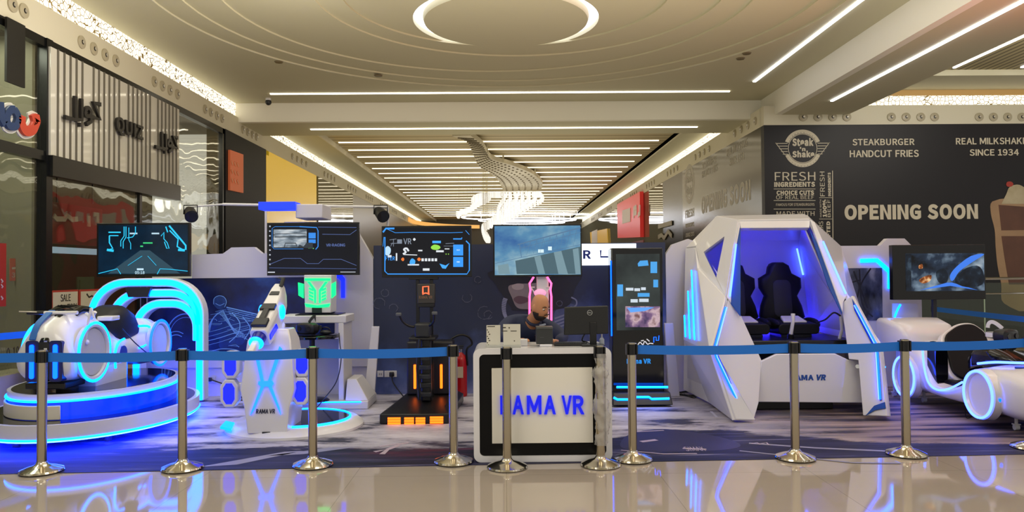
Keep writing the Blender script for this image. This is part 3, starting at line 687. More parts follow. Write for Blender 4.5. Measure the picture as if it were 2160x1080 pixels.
mb = MB()
for p, w_ in (([(1320,912),(1400,908)], .03), ([(1352,932),(1385,928)], .06), ([(1440,946),(1490,948)], .03), ([(1585,936),(1597,934),(1604,938)], .015), ([(1605,936),(1617,934),(1622,939)], .015), ([(1310,950),(1400,958),(1470,957)], .02)): mb.pline(FM, p, w_, .0008, .0016)
mb.build('print_strokes', mat('print_lilac'), o, smooth=False)
ptext(mb := MB(), FM, 'SIMAX', 1440, 943, 1490, 951, c=.0008, th=.0008); mb.build('lettering', mat('print_lilac'), o)
mb = MB()
for p in ([(1500,868),(1512,880),(1548,884)], [(1520,866),(1560,880)]): mb.pline(FM, p, .03, 0, .001)
mb.build('print_strokes', mat('print_white', '#c4c2cf', .4), o, smooth=False)

# ================================================================== booth walls
FB = FY(10.0)
def upright(F, pix, c0, c1, zb=.005):
    P = [F.px(x, y) for x, y in pix]; P = [(P[0][0], zb)]+P+[(P[-1][0], zb)]
    return MB().poly(F, P, c0, c1)
NAVY = NG('navy_print'); g = NAVY; co = g.coords('Object'); sp = g.n('SeparateXYZ', {0: co})
n1 = g.n('TexNoise', {'Vector': co, 'Scale': 1.5, 'Detail': 8.0, 'Roughness': .6}).outputs['Fac']
h = g.math('ADD', g.math('MULTIPLY', sp.outputs['Z'], -.42), g.math('ADD', g.math('MULTIPLY', sp.outputs['X'], .09), g.math('MULTIPLY', n1, .75)))
PRN = g.done(g.n('BsdfPrincipled', {'Base Color': g.ramp(h, [(-.0, '#2b3350'), (.06, '#364167'), (.18, '#4a5a92'), (.33, '#7f86bd'), (.50, '#c2bede')]), 'Roughness': .45}).outputs[0])
bw = upright(FB, [(788, 518), (1403, 511)], -.08, 0).build('booth_backdrop', PRN, smooth=False)
tag(bw, 'wide dark navy printed backdrop behind the counter showing a helmeted pilot', 'backdrop')
def flat(nm, col, pts, c, sm=True, rough=.5, noise=None):
    mb = MB().pp(FB, sp2(pts, 4, True) if sm else pts, c, c+.002); return mb.build(nm, mat(nm+'_ink', col, rough, noise=noise), bw, smooth=False)
flat('printed_suit', '#6673a4', [(1168,690),(1172,655),(1200,640),(1225,655),(1240,700),(1240,740),(1170,740)], .001, noise=(5, '#36406a'))
flat('printed_helmet', '#1c2030', [(1040,570),(1046,600),(1062,625),(1078,648),(1090,655),(1190,650),(1212,610),(1216,570)], .003, noise=(4, '#262a3a'))
flat('printed_face', '#a3989f', [(1072,607),(1082,600),(1118,598),(1150,600),(1150,648),(1110,652),(1090,648),(1080,628)], .005, noise=(6, '#80757f'))
flat('printed_nose', '#b7abb0', [(1080,602),(1092,598),(1104,600),(1103,609),(1092,612),(1082,609)], .007)
flat('printed_lips', '#6a5160', [(1083,631),(1094,624),(1112,628),(1116,634),(1104,640),(1092,640)], .007)
mb = MB()
for i in range(13):
    a = R(140+90*i/12); x, y = 1077+15*math.cos(a), 648-28*math.sin(a); mb.pline(FB, [(x-4, y-1), (x+5, y+2)], .016, .007, .009)
mb.build('printed_hose', mat('hose_lilac', '#8f94b8', .5), bw, smooth=False)
mb = MB()
for i in range(4): mb.pline(FB, [(1170, 672+i*7), (1195, 663+i*7), (1206, 662+i*7)], .022, .003, .005)
mb.pline(FB, sp2([(1205,627),(1215,633),(1216,642),(1210,648),(1203,647)], 4), .02, .003, .005)
mb.build('printed_straps', mat('strap_lilac', '#8187a8', .5), bw, smooth=False)
mb = MB()
for cx, cy, s in ((1022,660,14),(1030,664,9),(985,628,10),(1008,590,7),(800,640,12),(812,618,8),(830,650,9),(1180,640,6)):
    for j in range(5):
        a = random.random()*6.3; b = a+1+random.random()
        mb.pline(FB, [(cx+s*math.cos(a), cy+s*math.sin(a)), (cx+s*math.cos((a+b)/2)*1.1, cy+s*math.sin((a+b)/2)), (cx+s*math.cos(b), cy+s*math.sin(b))], .008, .003, .004)
mb.build('printed_debris', mat('debris_grey', '#5b6078', .5), bw, smooth=False)
# white cut panels with a raised hat, left and right
LP = mat('panel_white', '#d6d4e0', .45)
lw = upright(FB, [(296, 591), (405, 591), (405, 537), (470, 535), (488, 522), (535, 521), (552, 535), (565, 534), (600, 468), (742, 468), (787, 546)], -.12, 0).build('booth_panel', LP, smooth=False)
tag(lw, 'long white booth panel with raised hat behind the bike and gun machines', 'panel')
g = NG('rider_print'); co = g.coords('Object'); n1 = g.n('TexNoise', {'Vector': co, 'Scale': 1.7, 'Detail': 7.0}).outputs['Fac']
RID = g.done(g.n('BsdfPrincipled', {'Base Color': g.ramp(n1, [(.35, '#0a1030'), (.55, '#14265c'), (.72, '#2f5aa0')]), 'Roughness': .35}).outputs[0])
MB().pp(FB, [(312, 588), (706, 584), (706, 757), (312, 760)], 0, .004).build('rider_poster', RID, lw, smooth=False)
mb = MB()
for P_ in ([(440,704),(446,676),(458,658),(478,650),(506,654),(534,660),(556,668),(566,680),(548,690),(520,696),(500,706),(478,716),(456,712)], [(496,664),(516,672),(530,690),(522,712),(508,728),(496,720),(500,700)], [(470,690),(488,696),(492,716),(478,734),(462,730)]):
    mb.pp(FB, sp2(P_, 4, True), .004, .0048+.0004*len(P_)/9)
mb.build('printed_rider_suit', mat('rider_suit', '#1f4a9c', .5, noise=(7, '#0b1a48')), lw, smooth=False)
mb = MB().pp(FB, sp2([(451,642),(452,630),(461,624),(472,626),(478,636),(474,648),(462,653)], 4, True), .0052, .0058); mb.build('printed_helmet', mat('rider_helmet', '#12204c', .4, noise=(20, '#2f5696')), lw, smooth=False)
mb = MB()
def cv(P, w_, n=5): mb.pline(FB, sp2(P, n), w_, .0058, .0062)
cv([(451,642),(452,630),(461,624),(472,626),(478,636),(474,648)], .007); cv([(455,640),(464,644),(474,640)], .006)
for k_ in range(5): cv([(478+k_*2,648+k_*4),(500+k_*3,653+k_*5),(530+k_*4,660+k_*5),(562,667+k_*5)], .006 if k_ else .013)
for k_ in range(4): cv([(470-k_*2,654+k_*2),(480+k_,672+k_*4),(492+k_*2,692+k_*4),(514+k_*3,704+k_*4)], .006 if k_ else .011)
for k_ in range(3): cv([(436+k_*3,708-k_*4),(444+k_*3,680-k_*4),(460+k_*4,660-k_*2)], .008)
for k_ in range(4): cv([(430,730-k_*9),(462,722-k_*9),(500,710-k_*9),(556,696-k_*8)], .005+.004*(k_ == 1))
cv([(490,660),(506,680),(502,704),(484,722)], .011); cv([(512,668),(528,692),(516,716)], .009)
cv([(436,744),(466,736),(498,738),(516,748),(522,757)], .009); cv([(440,752),(470,746),(494,750)], .007)
for r1 in (40, 34): cv([(392+r1*math.cos(R(a_)), 712+r1*1.25*math.sin(R(a_))) for a_ in range(150, 330, 20)], .014 if r1 == 40 else .006)
for r1 in (30, 24): cv([(372+r1*math.cos(R(a_)), 735+r1*1.2*math.sin(R(a_))) for a_ in range(160, 320, 20)], .010)
rr_ = random.Random(11)
for i in range(26):
    x, y = 436+rr_.random()*118, 656+rr_.random()*86; cv([(x, y), (x+8+rr_.random()*10, y-3+rr_.random()*4), (x+22, y-5+rr_.random()*8)], .004)
mb.build('printed_rider', mat('rider_lines', '#7cb6f2', .5), lw, smooth=False)
MB().pp(FB, [(700,579),(722,580),(728,588),(728,628),(720,628),(720,592),(714,587),(700,587)], 0, .02).build('led_bracket', DBLUE, lw, smooth=False)
MB().prect(FB, 300, 757, 787, 772, 0, .03).build('ledge', LP, lw, smooth=False)
# canopy arm with blue light box, fixed to the top of the tall left panel
a0, _ = FB.px(568, 440); a1, _ = FB.px(638, 440); _, zt = FB.px(600, 432); _, zb = FB.px(600, 448)
MB().bx(FB.px(640, 0)[0], FB.px(694, 0)[0], 9.6, 10.1, FB.px(0, 466)[1]-.02, FB.px(0, 441)[1]).build('canopy_arm', LP, lw, bevel=.01)
MB().bx(a0, a1+.03, 9.55, 9.8, zb, zt).build('light_box', mat('blue_lightbox', '#102050', .4, emit=(.01,.05,1), es=1.1), lw, smooth=False, bevel=.006)
rw = upright(FB, [(1404, 537), (1418, 516), (1452, 504), (1468, 510), (1474, 560)], -.1, 0).build('booth_panel', LP, smooth=False)
tag(rw, 'white chamfered booth panel between the black kiosk and the cabin', 'panel')
FB2 = FY(10.25)
rw2 = upright(FB2, [(1740, 519), (1857, 518), (1872, 503), (1908, 503), (1924, 519), (1942, 519)], -.1, 0).build('booth_panel', LP, smooth=False)
tag(rw2, 'white booth panel with raised hat behind the kart, bearing a poster', 'panel')
g = NG('action_print'); co = g.coords('Object', (1,1,.5), (0,.6,0)); n1 = g.n('TexNoise', {'Vector': co, 'Scale': 4.0, 'Detail': 7.0}).outputs['Fac']
MB().pp(FB2, [(1766, 566), (1860, 565), (1861, 676), (1766, 676)], 0, .01).build('action_poster', g.done(g.n('BsdfPrincipled', {'Base Color': g.ramp(n1, [(.38, '#151a2c'), (.52, '#4a5272'), (.62, '#8f96b4'), (.72, '#5c3c30')]), 'Roughness': .3}).outputs[0]), rw2, smooth=False)
mb = MB()
for p in ([(1800,572),(1830,650)],[(1812,568),(1818,640),(1840,668)],[(1836,566),(1815,600),(1802,650)],[(1780,600),(1815,590)]): mb.pline(FB2, sp2(p, 4), .02, .01, .012)
mb.build('printed_strokes', mat('ink_navy', '#12162a', .5), rw2, smooth=False)
MB().pp(FB2, [(1814,546),(1850,545),(1880,571),(1880,609),(1872,609),(1872,575),(1848,553),(1814,554)], 0, .025).build('led_bracket', CYAN, rw2, smooth=False)
# lightbox letter sign on the backdrop's right half
lb = MB().prect(FB, 1200, 515, 1341, 559, .01, .05).build('light_box_sign', mat('sign_lit_white', '#ffffff', .5, emit=(.80,.92,1.0), es=1.3), smooth=False)
tag(lb, 'lit white sign with blue letters R and L behind the rightmost counter television', 'sign')
mb = MB(); ptext(mb, FB, 'R', 1229, 528, 1246, 546, c=.05, th=.004, bold=.02); mb.pline(FB, [(1266, 528), (1266, 542), (1300, 542)], .022, .05, .054)
mb.build('lettering', mat('sign_blue_ink', '#1b2f8c', .4), lb)
# leaning boards
def board(pix, y, lb, th=.05, lean=.10):
    P = [PY(*p, y) for p in pix]
    P = [V((p.x, p.y+(lean if p.z > .3 else 0), max(p.z, .006))) for p in P]
    return tag(MB().prism(P, V((0, th, 0))).build('leaning_board', LP, smooth=False, bevel=.006), lb, 'board')
board([(766, 846), (789, 845), (797, 690), (781, 690)], 9.5, 'narrow white board leaning against the backdrop left of the sockets')
board([(1412, 838), (1434, 838), (1424, 683), (1405, 683)], 9.6, 'narrow white board leaning on the panel right of the black kiosk')
# rail with two small spotlights above the left screens
rl = T('spotlight_rail', 'thin white rail spanning above the left televisions', 'rail', PY(640, 432, 10.1))
p0, p1 = PY(470, 431, 10.16), PY(818, 437, 10.16)
MB().tube([p0, p1], .018, 8).build('rail', WHITEM, rl)
MB().tube([V((p1.x, 10.16, 0.005)), p1], .016, 8).build('post', WHITEM, rl); MB().tube([V((PY(560,0,10.16).x, 10.16, .005)), V((PY(560,0,10.16).x, 10.16, p0.z))], .016, 8).build('post', WHITEM, rl)
def parlight(px, py, y, lb):
    c = PY(px, py, y); t = T('spotlight', lb, 'spotlight', c)
    MB().cyl(c+V((.05,-.09,-.04)), c+V((-.04,.07,.05)), .085, .07, 16).build('housing', BLACK, t); MB().cyl(c+V((.052,-.095,-.042)), c+V((.05,-.088,-.038)), .075, n=16).build('lens', DGREY, t)
    MB().tube([c+V((-.09,0,0)), c+V((-.09,0,.12)), c+V((.09,0,.12)), c+V((.09,0,0))], .008, 6).build('yoke', BLACK, t)
    return t
parlight(803, 452, 10.12, 'black spotlight clamped at the right end of the white rail')
parlight(402, 452, 10.12, 'black spotlight above the leftmost television')
MB_ = MB().tube([PY(395,437,10.16), PY(470, 431, 10.16)], .012, 6); MB_.build('rail', WHITEM, rl)

# ================================================================== televisions
BEZ = mat('tv_bezel', '#08090b', .25)
def scr(name, stops, scale=3.0, es=.8, stretch=(1,1,1), detail=5.0):
    g = NG(name); n1 = g.n('TexNoise', {'Vector': g.coords('Object', stretch), 'Scale': scale, 'Detail': detail}).outputs['Fac']
    c = g.ramp(n1, stops); e = g.n('Emission', {'Color': c, 'Strength': es}); gl = g.n('BsdfGlossy', {'Roughness': .08, 'Color': (.9,.9,.9,1)})
    return g.done(g.n('MixShader', {0: .03, 1: e.outputs[0], 2: gl.outputs[0]}).outputs[0])
def ink(name, col, es=.9): return mat(name, '#050505', .5, emit=col, es=es)
def tv(px, y, lb, smat, inset=(4, 4, 4, 6), th=.06):
    x0, y0, x1, y1 = px; F = FY(y); c = F.px((x0+x1)/2, (y0+y1)/2)
    t = T('television', lb, 'television', (c[0], y, c[1]))
    MB().prect(F, x0, y0, x1, y1, -th, 0).build('bezel', BEZ, t, smooth=False, bevel=.004)
    s = MB().prect(F, x0+inset[0], y0+inset[1], x1-inset[2], y1-inset[3], 0.0, .002).build('screen', smat, t, smooth=False)
    return t, s, F
def gfx(s, F, m, polys=(), lines=(), texts=(), c=.002, name='screen_graphics'):
    mb = MB()
    for p in polys: mb.pp(F, p, c, c+.001)
    for p, w_ in lines: mb.pline(F, p, w_, c, c+.001)
    for st, bx_ in texts: ptext(mb, F, st, *bx_, c=c, th=.001, bold=.01)
    return mb.build(name, m, s, smooth=False)
def rc(x0, y0, x1, y1): return [(x0,y0),(x1,y0),(x1,y1),(x0,y1)]
def pole(t, px, y, ztop, zb=.005, w_=.05, base=True, m=BLACK):
    x = PY(px, 573, y).x
    MB().bx(x-w_/2, x+w_/2, y-w_/2, y+w_/2, zb, ztop).build('stand_pole', m, t, bevel=.004)
    if base: MB().bx(x-.22, x+.22, y-.12, y+.12, zb, zb+.03).build('stand_base', m, t, bevel=.008)
# 1: neon road race
t, s, F = tv((204, 471, 400, 583), 9.62, 'leftmost television, showing a neon tunnel road race above the blue arch', scr('screen_race', [(.3, '#03101c'), (.6, '#072a44'), (.75, '#0c5476')], 2.2, .8))
N = ink('race_neon', (.02, .62, 1.0), 1.0)
gfx(s, F, N, lines=[([(229,490),(255,490)], .016), ([(231,497),(231,512),(238,524),(226,528),(236,529)], .016), ([(231,497),(250,497)], .012), ([(262,478),(262,498),(255,508),(255,520)], .01), ([(266,478),(266,500),(260,510),(260,524)], .01), ([(272,480),(272,506),(276,514),(276,526)], .008), ([(286,478),(286,492),(280,500),(268,502)], .01),
  ([(340,498),(346,490),(346,504),(353,512),(357,524),(352,524),(347,510)], .01), ([(357,476),(384,508),(392,518),(392,527)], .02), ([(358,486),(376,504),(374,520),(388,528)], .016), ([(350,478),(354,490)], .014),
  ([(226,527),(240,529)], .03), ([(376,527),(390,528)], .03), ([(208,577),(248,567),(255,578)], .008), ([(332,578),(338,567),(360,568),(396,572)], .008), ([(270,560),(300,540)], .004), ([(330,560),(312,540)], .004)])
gfx(s, F, ink('race_white', (.6, .85, 1.0), .9), polys=[rc(274,491,290,494), rc(320,491,336,494), rc(289,566,303,570)], texts=[('05:18', (285,572,305,578))])
gfx(s, F, ink('race_green', (.05, .8, .25), .7), polys=[rc(302,511,322,514), rc(296,518,302,521)])
gfx(s, F, ink('race_road', (.02,.06,.09), 1), polys=[[(296,528),(316,528),(380,577),(228,577)]], c=.0015)
pole(t, 303, 9.86, 1.75, base=True)
# 2: desktop with snow picture
t, s, F = tv((563, 470, 758, 580), 9.58, 'television showing a dark desktop with a snowy picture, above the green lit console', scr('screen_desktop', [(.35, '#05070f'), (.65, '#0a0f22')], 1.2, .9))
gfx(s, F, ink('desk_blue', (.03, .28, .9), .9), lines=[([(574,520),(574,482),(580,478),(632,478)], .006), ([(632,478),(668,480),(671,487),(671,520),(666,526)], .012), ([(574,520),(578,525),(640,525)], .006)], polys=[rc(651,491,666,503), rc(651,505,666,513)])
gfx(s, F, ink('desk_line', (.10, .16, .42), .8), lines=[([(568,558),(600,545),(634,545),(648,556),(672,556),(682,547),(720,547),(752,560)], .006), ([(568,565),(752,567)], .005), ([(671,479),(752,480)], .006), ([(680,494),(738,495),(752,485)], .006), ([(690,517),(728,517)], .004)], texts=[('VR RACING', (688,514,728,520))])
gfx(s, F, scr('snow_picture', [(.40, '#5d6b78'), (.52, '#aab8c4'), (.62, '#dfe6ea')], 9.0, .75, (.5,1,2)), polys=[rc(577,484,647,522)])
gfx(s, F, ink('snow_dark', (.02,.03,.04), 1), lines=[([(600,521),(602,513),(624,513),(626,520)], .012), ([(580,500),(645,499)], .012), ([(580,493),(645,492)], .006)], polys=[[(628,522),(632,516),(640,520),(647,512),(660,512),(660,524)]], c=.003)
gfx(s, F, ink('desk_white', (.7,.75,.85), .7), polys=[rc(568+0,476+i*10,571,479+i*10) for i in range(9)]+[rc(718,573,750,574.5), rc(565,573,580,575.5)])
gfx(s, F, ink('desk_green', (.2,.8,.2), .8), polys=[rc(655,522,657,524), rc(660,523,662,525), rc(651,522,653,524)])
pole(t, 661, 9.68, 1.62)
# 3: launcher with badges
t, s, F = tv((805, 477, 995, 584), 8.85, 'television showing a launcher full of small game badges, on the black walker', scr('screen_launcher', [(.35, '#07080e'), (.65, '#0d0f1c')], 1.2, .9), th=.05)
gfx(s, F, ink('launch_blue', (.03, .33, 1.0), .95), lines=[([(812,500),(812,572),(818,578),(985,578),(990,570),(990,530)], .012), ([(808,490),(814,482),(832,482)], .02), ([(814,482),(834,491),(870,490),(950,491),(976,490)], .006), ([(982,486),(990,495)], .006), ([(983,508),(990,515),(990,530)], .014), ([(810,500),(808,520)], .006), ([(956,504),(974,504),(974,501)], .014)], polys=[rc(956,516,977,539), rc(956,542,977,563)], texts=[('FTER', (813,541,833,549))])
gfx(s, F, ink('launch_pale', (.55,.8,1.0), .9), polys=[sp2([(811,528),(817,519),(824,524),(823,535),(815,539)], 3, True), rc(963,526,970,529), rc(963,551,970,554)], lines=[([(814,535),(822,522)], .006)])
gfx(s, F, ink('launch_grey', (.25,.30,.38), .8), lines=[([(822,506),(836,504)], .006), ([(824,514),(838,513)], .006), ([(830,504),(830,520)], .006), ([(824,520),(828,512)], .005), ([(940,514),(958,513)], .006), ([(936,519),(958,519)], .004)], texts=[('VR', (851,503,868,515))], polys=[rc(838,505,848,514)])
gfx(s, F, ink('launch_white', (.85,.9,.95), .85), lines=[(sp2([(862,530),(858,524),(852,526),(856,532),(850,536)], 3), .022), ([(852,537),(880,538)], .01)], polys=[sp2([(871,505),(874,502),(877,505),(874,508)], 3, True), rc(882,527,891,530), rc(920,528,936,532), rc(938,524,948,526)]+[rc(889+i*7,545,894+i*7,551) for i in range(5)]+[rc(860,557,884,560), rc(892,566,906,571), rc(818,538,826,543), rc(835,534,838,550)])
gfx(s, F, ink('launch_green', (.35,.85,.08), .85), polys=[sp2([(909,521),(916,516),(926,518),(929,523),(922,527),(912,526)], 3, True), rc(940,535,942,537), rc(945,535,947,537)])
gfx(s, F, ink('launch_orange', (1.0,.22,.03), .85), polys=[sp2([(846,547),(850,543),(853,547),(850,551)], 3, True), sp2([(880,547),(884,543),(888,547),(884,551)], 3, True)])
gfx(s, F, ink('launch_azure', (.05,.4,1.0), 1.0), polys=[sp2([(864,553),(869,545),(876,550),(874,558),(867,559)], 3, True), rc(912,508,930,513), [(927,556),(940,560),(948,555),(940,567),(933,566)]])
# 4: pale sky with a stadium truss
t, s, F = tv((1040, 474, 1228, 583), 9.19, 'television showing a pale blue sky and steel truss, above the man', scr('screen_sky', [(.32, '#2f62a8'), (.50, '#5f98c0'), (.68, '#a9cdd6')], 2.0, .8, (1,1,1.6)), inset=(3,3,3,4))
gfx(s, F, ink('sky_wall', (.06,.12,.15), 1), polys=[[(1087,550),(1225,520),(1225,578),(1090,578)]])
gfx(s, F, ink('sky_pillar', (.22,.36,.42), .8), polys=[[(1127,542),(1140,539),(1150,578),(1136,578)], [(1168,532),(1184,529),(1198,578),(1178,578)], [(1050,560),(1072,556),(1076,578),(1052,578)], [(1208,526),(1220,523),(1225,578),(1214,578)]], c=.003)
gfx(s, F, ink('sky_truss', (.10,.22,.38), .8), lines=[([(1044,556),(1100,543),(1225,516)], .006), ([(1092,516),(1225,480)], .014), ([(1096,524),(1225,490)], .006), ([(1096,516),(1100,543)], .008)]+[([(1104+i*14,514-i*3.7),(1111+i*14,538-i*2.6),(1118+i*14,511-i*3.7)], .005) for i in range(8)], c=.003)
gfx(s, F, ink('sky_light', (.75,.95,1.0), .9), polys=[rc(1135,526,1147,533), rc(1156,520,1164,528)], c=.004)
# 5: rocks and blue road
t, s, F = tv((1882, 517, 2080, 631), 9.75, 'rightmost television, showing a rocky space race above the white kart', scr('screen_rocks', [(.36, '#05070c'), (.50, '#26364c'), (.62, '#7d93a8'), (.74, '#b8c6d0')], 3.2, .75, (1,1,1.2)), inset=(28,18,3,18), th=.09)
gfx(s, F, ink('rocks_blue', (.05,.22,.9), .9), polys=[[(1940,612),(1998,596),(2008,596),(2062,612),(2004,603)], sp2([(2006,592),(2004,580),(2018,562),(2048,540),(2076,536),(2052,552),(2024,572),(2012,590)], 3, True)])
gfx(s, F, scr('rocks_fire', [(.35,'#2a1408'),(.5,'#b8642a'),(.62,'#ffd9a0')], 14.0, .8), polys=[sp2([(1938,592),(1948,584),(1964,580),(1962,592),(1948,598)], 3, True), sp2([(1938,560),(1945,557),(1946,566),(1938,566)], 3, True)])
gfx(s, F, scr('rocks_dark', [(.3,'#05070c'),(.55,'#172434'),(.75,'#4a6075')], 7.0, .7), polys=[sp2([(2014,594),(2030,570),(2060,560),(2074,575),(2072,600),(2040,606)], 3, True), sp2([(1974,575),(1990,566),(2000,580),(1996,596),(1980,596)], 3, True), rc(1911,536,1922,611)], c=.003)
pole(t, 1969, 9.87, 1.9, m=DGREY)
# ================================================================== motorcycle simulator on its two-tier platform
def ellpts(c, a, b, z, n=64, a0=0, a1=360):
    return [V((c[0]+a*math.cos(R(a0+(a1-a0)*i/n)), c[1]+b*math.sin(R(a0+(a1-a0)*i/n)), z)) for i in range(n + (a1-a0 != 360))]
def etier(c, a, b, z0, z1): return MB().loft([ellpts(c, a, b, z0), ellpts(c, a, b, z1)])
bike = T('motorcycle_simulator', 'white neon motorcycle ride on a round two-tier platform with blue light arches', 'arcade ride', (-4.35, 8.2, 0))
PC = (-4.36, 8.2); GREYB = mat('grey_silver', '#d6d6da', .3); NAVYP = mat('navy_plastic', '#101a55', .3)
etier(PC, .95, 1.26, .105, .235).build('lower_tier', WHITE, bike, angle=50)
etier(PC, .90, 1.21, .235, .238).build('lower_deck', BLACKG, bike)
MB().tube(ellpts(PC, .945, 1.255, .10), .012, 6, True).build('led_strip', CYAN, bike)
GLOWB = mat('blue_acrylic', '#0a1a8c', .15, emit=(.0, .03, 1.0), es=1.3)
etier(PC, .73, 1.0, .238, .42).build('glow_band', GLOWB, bike)
etier(PC, .735, 1.005, .42, .475).build('upper_rim', WHITE, bike, angle=50)
etier(PC, .70, .97, .475, .478).build('upper_deck', BLACKG, bike)
MB().tube(ellpts(PC, .745, 1.015, .412), .011, 6, True).build('led_strip', CYAN, bike)
pts = ellpts(PC, .75, 1.02, .24, 40, 195, 283)
MB().sweep(pts, [(-.012, 0), (.012, 0), (.012, .135), (-.012, .135)], (0,0,1)).build('step_panel', mat('panel_cream', '#d5d0c4', .4), bike, bevel=.008)
for a in (20, 90, 160, 200, 255, 310):
    p = V((PC[0]+.82*math.cos(R(a)), PC[1]+1.08*math.sin(R(a)), 0)); MB().cyl(p+V((0,0,.006)), p+V((0,0,.105)), .035, n=10).build('foot', DGREY, bike)
UNDER = mat('under_glow_led', '#101418', .4, emit=(.005, .02, 1.0), es=110.0)
MB().tube(ellpts(PC, .93, 1.24, .085), .012, 6, True).build('under_glow', UNDER, bike)
# body: rounded sections along the bike's axis (front towards the viewer)
BX = -4.355
def rsec(y, zb, zt, hw, cx=BX, p=3.2, n=28, tp=0.0):
    out = []; zc, hz = (zb+zt)/2, (zt-zb)/2
    for i in range(n):
        a = 2*PI*i/n; c_, s_ = math.cos(a), math.sin(a)
        zz_ = math.copysign(abs(s_)**(2/p), s_)
        out.append(V((cx+hw*math.copysign(abs(c_)**(2/p), c_)*(1-tp*max(0, zz_-.05)), y, zc+hz*zz_)))
    return out
st = [(7.19,.70,.98,.19),(7.21,.62,1.06,.255),(7.27,.585,1.13,.288),(7.45,.565,1.235,.297),(7.65,.56,1.27,.297),(7.85,.565,1.22,.285),(8.0,.60,1.10,.262),(8.2,.64,.98,.24),(8.45,.66,.95,.235),(8.62,.62,1.03,.252),(8.85,.56,1.10,.275),(9.1,.55,1.08,.28),(9.25,.60,1.0,.25),(9.32,.68,.9,.15)]
MB().loft([rsec(*s, tp=(.5 if s[0] < 7.9 else .3)) for s in st]).build('body', WHITE, bike, angle=60)
for sx in (-1, 1):
    for (wy, wz, wr) in ((7.52, .845, .285), (8.95, .80, .262)):
        xo = BX+(sx*.285 if sx > 0 else -.19); ax = (sx, 0, 0)
        MB().lathe([(.01, -.02), (wr*.55, -.018), (wr*.82, .0), (wr*.86, .032), (wr*.94, .036), (wr*.95, -.03), (.01, -.03)], (xo, wy, wz), 36, ax).build('wheel_hub', GREYB, bike)
        MB().lathe([(.01, .0), (wr*.42, .004), (wr*.45, .012), (wr*.48, .004), (wr*.8, .012), (.01, .012)], (xo+sx*.002, wy, wz), 36, ax).build('hub_cover', mat('hub_shade', '#c4c4ca', .3), bike)
        MB().tube([V((xo+sx*.03, wy+wr*math.cos(2*PI*i/40), wz+wr*math.sin(2*PI*i/40))) for i in range(40)], .014, 8, True).build('led_ring', CYAN if wy < 8 else AZURE, bike)
    # side light curve and service cover
    xs = BX+sx*.262
    MB().tube(spline([(xs, 8.02, .62), (xs+sx*.006, 8.0, .78), (xs+sx*.0, 8.08, .88), (xs-sx*.01, 8.22, .91)], 5), .013, 8).build('side_led', CYAN, bike)
    MB().lathe([(.01, -.01), (.075, -.01), (.078, .006), (.01, .008)], (BX+sx*.242, 8.22, .76), 24, (sx, 0, 0)).build('side_cover', mat('blue_cover', '#2a3a9c', .4), bike)
    MB().tube(spline([(BX+sx*.22, 8.60, 1.02), (BX+sx*.255, 8.78, 1.0), (BX+sx*.262, 8.86, .90), (BX+sx*.25, 8.70, .80), (BX+sx*.245, 8.56, .78)], 5), .014, 8).build('rear_led', CYAN, bike)
# front face: light slots, black centre and blue strap
FFb = FY(7.20)
for cx in (-4.445, -4.225):
    MB().poly(FFb, rrect(cx-.062, .60, cx+.062, .985, .03), -.12, .02).build('lamp_housing', NAVYP, bike)
    MB().poly(FFb, rrect(cx-.02, .63, cx+.02, .95, .018), .02, .032).build('lamp_tube', AZURE, bike)
MB().loft([rsec(7.18, .60, .99, .05, BX+.02, p=6), rsec(7.26, .60, 1.09, .05, BX+.02, p=6), rsec(7.42, .9, 1.225, .05, BX+.02, p=6)]).build('front_grille', BLACKG, bike)
mb = MB()
for i in range(5): mb.box((BX+.04, 7.178, .70+.07*i), (.03, .012, .014))
mb.build('grille_stud', CHROME, bike)
MB().sweep(spline([(BX-.09, 7.185, .99), (BX-.085, 7.25, 1.12), (BX-.07, 7.36, 1.205), (BX-.06, 7.45, 1.25)], 4), [(-.03,0),(.03,0),(.03,.012),(-.03,.012)], (0,-.5,1)).build('strap', mat('strap_blue', '#2766b8', .5), bike)
MB().loft([rsec(7.52, 1.19, 1.262, .16), rsec(7.62, 1.20, 1.305, .15), rsec(7.78, 1.19, 1.285, .15)]).build('dash_screen', BLACKG, bike)
MB().tube([(BX-.12, 7.42, 1.235), (BX+.2, 7.42, 1.235)], .018, 8).build('handle_bridge', WHITE, bike)
hb = MB().tube([(BX-.10, 7.5, 1.235), (BX-.18, 7.46, 1.235), (BX-.31, 7.46, 1.235)], [.016,.02,.018], 8).build('handlebar', BLACK, bike)
MB().tube([(BX-.18, 7.40, 1.245), (BX-.34, 7.38, 1.252)], .007, 6).build('brake_lever', CHROME, hb)
hb = MB().tube([(BX+.24, 7.5, 1.22), (BX+.31, 7.46, 1.18), (BX+.36, 7.44, 1.24)], .018, 8).build('handlebar', WHITE, bike)
mb = MB()
for p, q in (((BX+.33,7.42,1.28),(BX+.31,7.40,1.12)), ((BX+.31,7.40,1.12),(BX+.29,7.40,.97)), ((BX+.33,7.42,1.28),(BX+.36,7.42,1.18))): mb.tube([p, q], .012, 6)
mb.ell((BX+.31,7.39,.95), (.022,.022,.026), n=8, m=6).build('peg_bracket', WHITE, hb)
